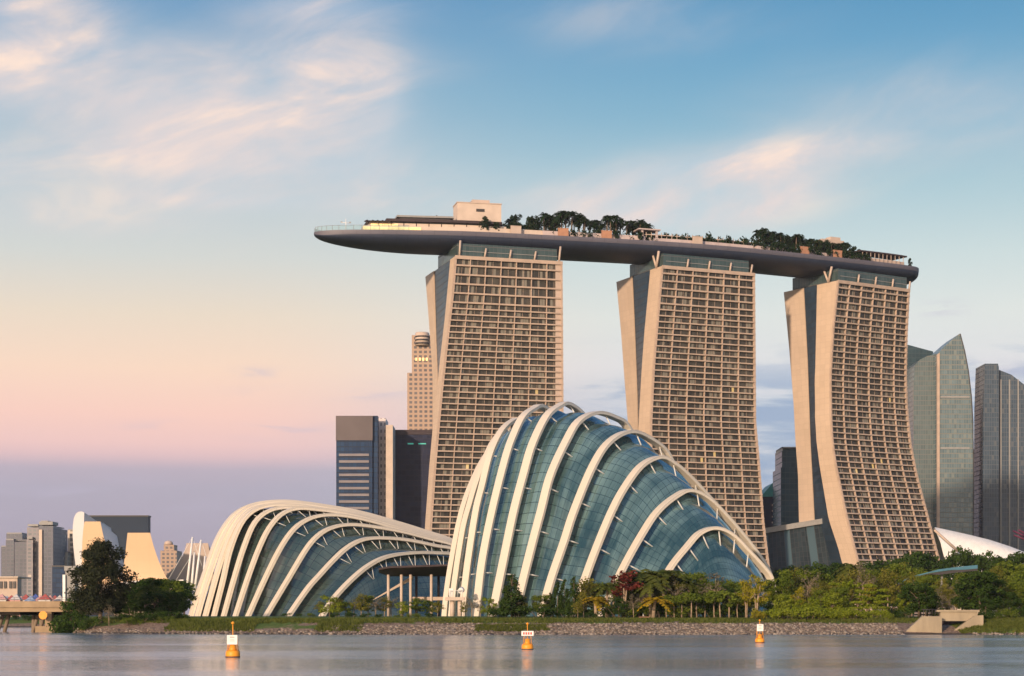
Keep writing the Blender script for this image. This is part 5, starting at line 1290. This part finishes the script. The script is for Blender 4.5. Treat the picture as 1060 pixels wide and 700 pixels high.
# the long belt on the right
R_R = 'green belt right of the tall glasshouse'
for k, u, Y, v, ws in (('yellow', 783, 440, 592, 1.0), ('yellow', 773, 443, 598, .8), ('yellowshrub', 786, 430, 628, 1), ('dark', 800, 600, 588, 1), ('mid', 811, 470, 589, .9), ('olive', 824, 480, 584, .9), ('mid', 836, 475, 587, 1), ('olive', 846, 500, 590, 1),
                   ('dark', 818, 620, 583, 1.0), ('dark', 846, 640, 579, 1), ('dark', 868, 620, 581, 1), ('palm', 882, 560, 570, 1.3), ('palm', 890, 565, 576, 1.2), ('dark', 905, 640, 577, 1), ('palm', 899, 575, 580, 1.1), ('dark', 925, 640, 575, 1), ('mid', 858, 480, 594, 1), ('olive', 872, 470, 592, 1.1), ('olive', 884, 475, 588, 1), ('olive', 897, 480, 593, 1),
                   ('mid', 907, 490, 589, 1), ('olive', 919, 480, 586, 1.0), ('mid', 930, 500, 582, 1), ('lime', 861, 440, 612, 1.1), ('tiers', 899, 440, 604, 1.2), ('yellow', 899, 447, 602, .7), ('tiers', 915, 436, 609, 1.1), ('tiers', 888, 438, 610, 1), ('lime', 841, 438, 618, 1.1), ('lime', 828, 436, 620, 1.1), ('mid', 848, 445, 610, 1), ('mid', 870, 442, 606, 1),
                   ('dark', 951, 442, 600, 1.25), ('dark', 942, 452, 602, 1), ('dark', 960, 450, 606, 1), ('dark', 1014, 436, 590, 1.35), ('dark', 1003, 446, 596, 1), ('dark', 1026, 444, 594, 1), ('dark', 1020, 428, 618, 1.0), ('olive', 976, 470, 604, 1), ('olive', 988, 470, 606, 1), ('dry', 970, 465, 604, .9), ('dry', 982, 455, 612, .8), ('mid', 996, 480, 598, 1), ('dry', 990, 470, 596, .9),
                   ('olive', 1044, 450, 604, 1), ('mid', 1056, 445, 600, 1), ('dark', 1046, 440, 612, 1), ('dry', 1036, 452, 600, 1), ('mid', 1068, 450, 596, 1), ('mid', 1057, 520, 582, 1), ('mid', 1042, 540, 580, 1), ('olive', 1032, 530, 584, 1), ('mid', 1072, 500, 580, 1.2),
                   ('dark', 938, 700, 572, 1), ('dark', 952, 720, 569, 1), ('dark', 966, 720, 573, .8), ('dark', 980, 730, 574, .8), ('dark', 996, 700, 562, .7), ('dark', 1010, 720, 573, .7), ('dark', 1020, 700, 567, .8), ('dark', 1034, 720, 573, .8), ('dark', 1047, 700, 571, .9), ('dark', 1060, 700, 569, 1), ('mid', 944, 560, 584, 1), ('mid', 960, 545, 588, 1), ('olive', 935, 560, 580, 1), ('mid', 1000, 560, 590, 1), ('mid', 1018, 560, 588, 1), ('mid', 975, 560, 596, 1),
                   ('mid', 1000, 505, 593, .9), ('olive', 975, 506, 597, .9), ('lime', 880, 450, 600, 1.2), ('olive', 850, 452, 600, 1.2), ('dry', 838, 470, 584, .9), ('dry', 893, 470, 578, .8), ('lime', 936, 446, 612, 1), ('yellow', 825, 446, 606, .8), ('tiers', 862, 446, 602, 1), ('lime', 812, 440, 614, 1.1), ('olive', 944, 490, 592, 1), ('mid', 958, 488, 594, .9), ('dark', 782, 640, 594, .9), ('mid', 795, 470, 598, 1), ('mid', 770, 500, 602, 1)):
    plant(k, u, Y, v, R_R, ws)
for i in range(9): plant('shrub', 800 + i * 8.6 + rp.uniform(-2, 2), 430 + rp.uniform(0, 3), 628 + rp.uniform(-2, 3), R_R, 1.1)
for i in range(5): plant('shrub', 876 + i * 10, 430 + rp.uniform(0, 3), 632 + rp.uniform(-3, 3), R_R, .9)
for u, Y, v in ((804, 446, 622), (818, 448, 620), (936, 438, 630), (970, 446, 628), (1032, 430, 628), (1046, 430, 630), (1060, 432, 626), (984, 445, 630), (862, 448, 624), (922, 440, 628), (1012, 424, 632), (1026, 424, 632)): plant('darkshrub' if Y != 430 else 'midshrub', u, Y, v, R_R)
# on the deck
R_D = 'sky deck'
dk = random.Random(5)
def deckplant(key, u, off, h, ws=1.0):
    p, d, n = DECK['at'](u, off); PLANTS.append((key, u, p.x, p.y, DZ + 0.05, h, ws, R_D))
for u in (527, 533, 550, 553, 558): deckplant('deckpalm', u, dk.uniform(-4, 6), dk.uniform(13, 15.5), .9)
for u, h in ((535, 14.8), (552, 14.5), (543, 9), (528, 8.0), (502, 10.4), (521, 9.0), (514, 8), (547, 13), (558, 10)): deckplant('decktree', u, -6 if u > 515 else -13, h, .8)
for i in range(28): deckplant('deckpalm', 562 + i * 4.05 + dk.uniform(-1.5, 1.5), dk.uniform(-10, 2), dk.uniform(14.5, 19.0) * (0.94 if i > 12 else 1), .95)
for u, h in ((568, 11), (574, 13), (668, 13.5), (661, 12.5), (618, 11), (672, 9)): deckplant('decktree', u, dk.uniform(-8, -2), h, .8)
for i in range(12): deckplant('deckhedge', 566 + i * 9.4, -10 + dk.uniform(-1, 1), dk.uniform(5.4, 7.2), .75)
for i in range(14): deckplant('deckhedge', 686 + i * 7.0, -6 + dk.uniform(-1, 1), dk.uniform(8.5, 10.2), .5)
for i in range(22): deckplant('deckpalm', 786 + i * 4.2 + dk.uniform(-1.5, 1.5), dk.uniform(-9, 0), dk.uniform(14.5, 18) - i * .16, .95)
for u, h in ((788, 15), (798, 14), (811, 14), (826, 15), (845, 13), (856, 13.5), (868, 13), (877, 12.5), (884, 11.5), (889, 9.5), (896, 8), (819, 12), (836, 12)): deckplant('decktree', u, dk.uniform(-8, -3), h, .85)
for i in range(12): deckplant('deckhedge', 792 + i * 8.6, -10.5, dk.uniform(6, 8), .75)
deckplant('decktree', 942, -9, 8.5, .5)

LOOK = dict(dark='dark green round tree', mid='mid green leafy tree', olive='loose olive green tree', tiers='light green tiered tree', lime='small fresh green tree', yellow='yellow leaved tree',
            conifer='narrow dark conifer', red='maroon leaved tree', dry='thin greyish bare tree', palm='green feather palm', gold='low palm with golden fronds', small='small flat crowned tree', deckpalm='dark palm',
            decktree='dark bushy tree', shrub='bright green shrub', darkshrub='dark green shrub', midshrub='leafy green shrub', yellowshrub='yellow shrub', deckhedge='low dark hedge bush', big='big dark airy tree towering over its neighbours')
def ordinal(n):
    w = ['', 'first', 'second', 'third', 'fourth', 'fifth', 'sixth', 'seventh', 'eighth', 'ninth', 'tenth', 'eleventh', 'twelfth', 'thirteenth', 'fourteenth', 'fifteenth', 'sixteenth', 'seventeenth', 'eighteenth', 'nineteenth', 'twentieth']
    tens = {2: 'twenty', 3: 'thirty', 4: 'forty'}
    if n <= 20: return w[n]
    if n % 10 == 0: return tens[n // 10][:-1] + 'ieth'
    return tens[n // 10] + ' ' + w[n % 10]
def spot(region, u, Y):
    if region == R_D:
        for lim, s in ((520, 'beside the deck plant block'), (585, 'on deck over left tower'), (640, 'on deck between left and middle towers'), (682, 'on deck just left of middle tower'), (785, 'on deck over middle tower'), (835, 'on deck between middle and right towers'), (1100, 'on deck over right tower')):
            if u < lim: return s
    if region == R_L:
        return 'by the bridge end' if u < 118 else ('below the museum petals' if u < 172 else 'left of the low glasshouse')
    if region == R_F:
        return 'below the low glasshouse' if u < 400 else 'below the dark canopy'
    if region == R_C:
        for lim, s in ((520, 'at tall glasshouse left foot'), (610, 'against the teal glass'), (690, 'in the palm clump'), (1100, 'by glasshouse right end')):
            if u < lim: return s
    if region == R_R:
        back = 'far row, ' if Y > 540 else ('middle row, ' if Y > 455 else 'front row, ')
        for lim, s in ((800, 'by tall glasshouse right tip'), (870, 'below glass podium'), (935, 'below right tower'), (1000, 'near the outfall'), (1200, 'beyond the outfall')):
            if u < lim: return back + s
def plant_all():
    rnd = random.Random(3)
    groups = {}
    for q in PLANTS:
        groups.setdefault((q[0], spot(q[7], q[1], q[3])), []).append(q)
    for (key, sp), lst in groups.items():
        lst.sort(key=lambda q: q[1]); K = KINDS[key]
        for i, (key, u, x, y, z, h, ws, region) in enumerate(lst):
            n = len(lst)
            if n == 1: lab = f'{LOOK[key]}, {sp}'
            else: lab = f'{LOOK[key]}, {sp}, {"leftmost" if i == 0 else ("rightmost" if i == n - 1 else ordinal(i + 1) + " from left")}'
            pi = rnd.randrange(len(K['protos']))
            have = [m for m in K['made'] if m[0] == pi]
            s = h / K['h']
            if not have:
                tr, cr = K['protos'][pi]()
                root = thing(K['name'], lab, K['cat'], (0, 0, 0)); 
                tr.build(K['tn'], K['bark'], root); cr.build(K['cn'], K['leaf'], root); K['made'].append((pi, root))
            else: root = copy_tree(have[0][1])
            root.location = (x, y, z); root.rotation_euler = (0, 0, rnd.random() * 6.283); root.scale = (s * ws, s * ws, s)
            root['label'] = lab; root['category'] = K['cat']
            grp = {R_D: 'plants on the sky deck', R_L: 'plants on the left bank', R_F: 'plants before the low glasshouse', R_C: 'plants before the tall glasshouse', R_R: 'plants in the right green belt'}[region]
            root['group'] = grp
plant_all()

# ---------------------------------------------------------------- bank: stones and grass
def stones():
    rnd = random.Random(9); b = MB(); b.tint = []
    ico = bmesh.new(); bmesh.ops.create_icosphere(ico, subdivisions=1, radius=1.0); IV = [v.co.copy() for v in ico.verts]; IF = [[v.index for v in f.verts] for f in ico.faces]; ico.free()
    def stone(x, y, s):
        z = gz(x, y); rot = Matrix.Rotation(rnd.random() * 6.28, 3, 'Z') @ Matrix.Rotation(rnd.uniform(-.5, .5), 3, 'X'); sx, sy, sz = s * rnd.uniform(.8, 1.4), s * rnd.uniform(.7, 1.1), s * rnd.uniform(.5, .8)
        V = [rot @ Vector((v.x * sx, v.y * sy, v.z * sz)) * rnd.uniform(.82, 1.12) + Vector((x, y, z + sz * .15)) for v in IV]
        b.add(V, IF); t = rnd.random(); b.tint += [t] * len(IF)
    for _ in range(4600):
        u = rnd.uniform(440, 936); off = rnd.uniform(-0.5, 11.0); Y = 412; x = WX(u, Y)
        if 500 < u < 560 and rnd.random() < .5: continue
        stone(x, shoreY(x) + off, rnd.uniform(.16, .42))
    for _ in range(900):
        u = 470 - 130 * rnd.random() ** 1.5; x = WX(u, 412); stone(x, shoreY(x) + rnd.uniform(-.5, 9.0), rnd.uniform(.14, .4))
    for _ in range(500):
        x = rnd.uniform(-104, -36); stone(x, shoreY(x) + rnd.uniform(-.4, 5.0), rnd.uniform(.15, .42))
    for _ in range(160):
        x = rnd.uniform(100, 130); stone(x, shoreY(x) + rnd.uniform(-.4, 1.4), rnd.uniform(.15, .4))
    m = bpy.data.materials.new('bank_stones'); m.use_nodes = True; t = NT(m.node_tree); p = t.N['Principled BSDF']
    at = t.new('ShaderNodeAttribute', attribute_name='tint').outputs['Fac']
    c = t.ramp(at, [(0, (0.075, 0.060, 0.047, 1)), (.35, (0.15, 0.118, 0.092, 1)), (.7, (0.235, 0.185, 0.145, 1)), (1, (0.34, 0.28, 0.225, 1))])
    t.L.new(c, p.inputs['Base Color']); p.inputs['Roughness'].default_value = .9
    tag(b.build('bank_stones', m), 'grey and pinkish loose stones covering the sloping water bank', None, None, 'stuff')
def grass():
    rnd = random.Random(21); b = MB(); b.tint = []
    def tuft(x, y, h):
        z = gz(x, y); base = rnd.random()
        for _ in range(7):
            an = rnd.random() * 6.28; r = rnd.uniform(0, .45); px, py = x + r * math.cos(an), y + r * math.sin(an); hh = h * rnd.uniform(.6, 1.3); w = rnd.uniform(.08, .16)
            lx, ly = rnd.gauss(0, .3) * hh, rnd.gauss(0, .3) * hh; ca, sa = math.cos(an) * w, math.sin(an) * w
            b.add([(px - ca, py - sa, z - .05), (px + ca, py + sa, z - .05), (px + lx, py + ly, z + hh)], [(0, 1, 2)]); b.tint.append(base)
    for _ in range(6500):
        x = rnd.uniform(-104, 125); o = rnd.uniform(11, 24)
        tuft(x, shoreY(x) + o, rnd.uniform(.2, .55))
    for _ in range(2600):
        x = rnd.uniform(98, 128); tuft(x, shoreY(x) + rnd.uniform(1.2, 14), rnd.uniform(.2, .5))
    for _ in range(2600):
        x = rnd.uniform(-103, -30)
        if mnoise.noise(Vector((x * .09, 3.3, 0))) > 0.05: tuft(x, shoreY(x) + rnd.uniform(2.5, 12), rnd.uniform(.3, .8))
    for _ in range(700):
        x = rnd.uniform(-8, 8); tuft(x, shoreY(x) + rnd.uniform(3.0, 9), rnd.uniform(.3, .7))
    tag(b.build('grass', leaf_mat('bank_grass', (0.055, 0.075, 0.016), (0.150, 0.165, 0.038))), 'rough green grass along the top of the water bank', None, None, 'stuff')
stones(); grass()

# ---------------------------------------------------------------- outfall, canopy walk, supertree, buoys, small things
def outfall():
    Y = 414.0; t = thing('concrete_outfall', 'tan concrete drain outfall with sloping wing walls on the right bank', 'outfall', (WX(978, Y), Y, 0))
    def poly(pts, Y0, dep, nm, m=M['concrete']):
        b = MB(); b.extrude([W(u, v, Y0) for u, v in pts], dep); return b.build(nm, m, t)
    poly([(935, 656.5), (975, 656.5), (975, 638), (955, 638)], Y, 1.2, 'wing_wall')
    poly([(987, 658), (1018, 658), (1018, 637), (1009, 637.5), (986.5, 653.5)], Y + 2.2, 1.2, 'wing_wall')
    poly([(973.5, 643), (1012, 643), (1012, 632), (973.5, 632)], Y + 3.0, 1.5, 'headwall')
    poly([(970, 633.4), (1014, 633.4), (1014, 631.5), (970, 631.5)], Y + 2.6, 2.2, 'coping')
    b = MB(); b.extrude([W(974, 657, Y + 8), W(1010, 657, Y + 8), W(1010, 643, Y + 8), W(974, 643, Y + 8)], 1); b.build('back_wall', M['umber'], t)
    b = MB(); b.box(((WX(975, Y) + WX(997, Y)) / 2, Y + 4.5, 0.15), (5.2, 8, 0.5)); b.build('apron', M['concrete'], t)
    b = MB(); b.extrude([W(983, 656, Y + 5), W(987.5, 656, Y + 5), W(987, 652, Y + 5), W(983.5, 652, Y + 5)], 1.0); b.build('flap_gate', M['cream'], t)
    b = MB()
    for u in list(range(956, 972, 3)) + [1005, 1008, 1011]:
        p = W(u, 638 if u < 990 else 634, Y + 3.4); b.tube([p, W(u, 630.5, Y + 3.4)], 0.08, 4)
    b.tube([W(954, 631, Y + 3.4), W(972, 631, Y + 3.4)], .08, 4); b.tube([W(1004, 631, Y + 3.4), W(1012, 631, Y + 3.4)], .08, 4)
    b.build('railing', M['dark'], t)
outfall()
def canopy_walk():
    Y = 520.0; t = thing('covered_walkway', 'curved footbridge with a pale blue glass side rising through the right trees', 'walkway', (WX(975, Y), Y, 3.8))
    pts = [(930, 603, 0), (938, 598.5, 0), (950, 594.5, 0), (962, 591.5, 0), (972, 590, 1), (985, 588.3, 1), (998, 586.8, 1), (1012, 585.6, 1)]
    b = MB(); b.strip([[W(u, v + 2.2, Y), W(u, v + 2.2 + (3.0 if g else 0.8), Y), W(u, v + 2.2 + (3.0 if g else .8), Y + 4), W(u, v + 2.2, Y + 4)] for u, v, g in pts], None, 0, False, True); b.build('deck', M['dark'], t)
    b = MB(); b.strip([[W(u, v - .6 + (1.2 if not g else 0), Y - .05), W(u, v + (1.8 + (1.2 if u > 990 else 0) if g else 1.8), Y - .05)] for u, v, g in pts], None, 0, False)
    gm = mat('pale_blue_glass', (0.05, 0.15, 0.21), 0.4, 0, .15, .3); b.build('glass_side', gm, t)
    for u, v in ((945, 598), (975, 592), (1004, 592)):
        b = MB(); p = W(u, v, Y + 2); b.tube([(p.x, p.y, 3.2), p], .35, 6); b.build('post', M['grey'], t)
    Y = 640; t = thing('steel_tree', 'tree shaped steel tower with magenta branching rods at the right edge', 'steel tree', (WX(1082, Y), Y, 3.8))
    x = WX(1082, Y); mg = mat('magenta_steel', (0.10, 0.016, 0.045), .6)
    b = MB(); b.tube([(x, Y, 3), (x, Y, WZ(575, Y))], [2.6, 1.6], 12); b.build('trunk', mg, t)
    zt = WZ(575, Y)
    for k in range(18):
        an = 6.283 * k / 18; b = MB(); c, s = math.cos(an), math.sin(an); hh = WZ(549 + (k % 2) * 5, Y)
        b.tube([(x + c * 1.5, Y + s * 1.5, zt - 3), (x + c * 3.2, Y + s * 3.2, zt + 1.5), (x + c * 7, Y + s * 7, lerp(zt, hh, .8)), (x + c * 10.6, Y + s * 10.6, hh)], [.4, .4, .4, .3], 5); b.build('branch_rod', mg, t)
    b = MB(); ring = [(x + 7.6 * math.cos(6.283 * k / 24), Y + 7.6 * math.sin(6.283 * k / 24), lerp(zt, WZ(551, Y), .84)) for k in range(25)]; b.tube(ring, .22, 5); b.build('ring', mg, t)
canopy_walk()

def buoys():
    def buoy(u, vw, label, sw, sh, sz, red, lamp):
        Y = CH * F / (vw - VH); x = WX(u, Y); t = thing('marker_buoy', label, 'buoy', (x, Y, 0), 'orange marker buoys on the water')
        px = Y / F
        b = MB(); b.tube([(x, Y, -.4), (x, Y, -.05), (x, Y, .18), (x, Y, .55), (x, Y, .66)], [.56, .66, .71, .69, .6], 24); b.build('float', M['orange'], t)
        b = MB(); b.tube([(x, Y, -.02), (x, Y, .1)], [.725, .725], 24); b.build('waterline_band', M['dark'], t)
        b = MB(); b.tube([(x, Y, .64), (x, Y, .85), (x, Y, 1.3)], [.45, .36, .30], 14); b.build('body_cone', M['orange'], t)
        b = MB()
        for sx, sy in ((-1, -1), (1, -1), (1, 1), (-1, 1)): b.tube([(x + sx * .5, Y + sy * .4, .6), (x + sx * .34, Y + sy * .28, sz + sh)], .035, 5)
        b.build('frame', M['orange'], t)
        bd = MB(); bd.box((x, Y - .42, sz + sh / 2), (sw, .06, sh)); so = bd.build('sign_board', M['white'], t)
        b = MB()
        if red:
            rn = random.Random(2)
            for k in range(4): b.box((x - sw * .30 + k * sw * .2, Y - .46, sz + sh * .5), (sw * .13, .012, sh * .5))
            for k in range(4): b.box((x - sw * .30 + k * sw * .2, Y - .462, sz + sh * (.42 if k % 2 else .6)), (sw * .05, .02, sh * .1))
            b.build('lettering', M['red'], so)
        else:
            b.box((x, Y - .46, sz + sh * .78), (sw * .45, .012, sh * .06)); b.build('lettering', M['dark'], so)
            b = MB(); b.box((x, Y - .46, sz + sh * .38), (sw * .5, .012, sh * .05)); b.box((x, Y - .46, sz + sh * .55), (sw * .4, .012, sh * .04)); b.build('lettering', M['beige'], so)
        b = MB(); zt = sz + sh + (lamp or .5); b.tube([(x, Y + .05, 1.2), (x, Y + .05, zt - .1)], .05, 5); b.build('mast', M['orange'], t)
        b = MB(); b.tube([(x, Y + .05, zt - .12), (x, Y + .05, zt + .02), (x, Y + .05, zt + .12)], [.15, .15, .05], 10); b.build('lantern', M['orange'], t)
    buoy(241, 680.5, 'nearest orange buoy with a tall white sign board, left of the other two', 1.0, .92, 1.25, False, 1.2)
    buoy(546, 672.5, 'orange buoy with a wide white board of red lettering, in the middle', 1.45, .58, 1.65, True, .9)
    buoy(786.5, 665.5, 'farthest orange buoy with a small square white board, before the stone bank', .98, 1.05, 1.75, False, .6)
    p = (WX(304, 425), 425, 0); t = thing('channel_marker', 'tiny white float near the left bank', 'float', p)
    b = MB(); b.tube([(p[0], p[1], -.2), (p[0], p[1], .3), (p[0], p[1], .5)], [.45, .42, .1], 12); b.build('body', M['white'], t)
    b = MB(); b.tube([(p[0], p[1], .4), (p[0], p[1], 1.5)], .07, 6); b.build('staff', M['white'], t)
buoys()
def odds():
    for (u, v, Y, lab) in ((643, 636.5, 433, 'low orange bench seat under the palms by the tall glasshouse'),):
        p = W(u + 24, 634.5, Y); z = gz(p.x, Y); t = thing('bench', lab, 'bench', (p.x, Y, z))
        b = MB(); b.box((p.x, Y, z + .5), (2.6, .5, .12)); b.build('seat', M['terracotta'], t)
        for s in (-1, 1): b = MB(); b.box((p.x + s, Y, z + .2), (.15, .45, .5)); b.build('leg', M['dark'], t)
    # red vehicle glimpsed between the trees right of the tall glasshouse
    p = W(815.5, 626, 452); z = gz(p.x, 452); t = thing('utility_cart', 'small red utility cart glimpsed between the front trees', 'cart', (p.x, 452, z))
    b = MB(); b.box((p.x, 452, z + 1.0), (2.6, 1.4, 1.0)); b.build('body', M['red'], t)
    b = MB(); b.box((p.x - .3, 452, z + 2.3), (1.7, 1.3, .12)); b.build('roof', M['red'], t)
    b = MB()
    for sx in (-1.0, .4):
        for sy in (-.55, .55): b.tube([(p.x + sx, 452 + sy, z + 1.5), (p.x + sx, 452 + sy, z + 2.3)], .05, 4)
    b.build('roof_posts', M['dark'], t)
    for sx in (-.85, .85):
        b = MB(); b.tube([(p.x + sx, 451.2, z + .36), (p.x + sx, 452.8, z + .36)], .36, 12); b.build('wheel', M['dark'], t)
odds()

# ---------------------------------------------------------------- the air: one box of thin even haze round camera and scene
def haze():
    b = MB(); b.box((0, 1300, 124), (7000, 3600, 256))
    m = bpy.data.materials.new('thin_haze'); m.use_nodes = True; t = NT(m.node_tree); t.N.clear()
    out = t.new('ShaderNodeOutputMaterial'); v = t.new('ShaderNodeVolumePrincipled')
    v.inputs['Color'].default_value = (0.9, 0.9, 0.95, 1); v.inputs['Density'].default_value = 0.00003; v.inputs['Anisotropy'].default_value = 0.0
    t.L.new(v.outputs[0], out.inputs['Volume'])
    tag(b.build('haze', m), None, None, None, 'stuff')
haze()
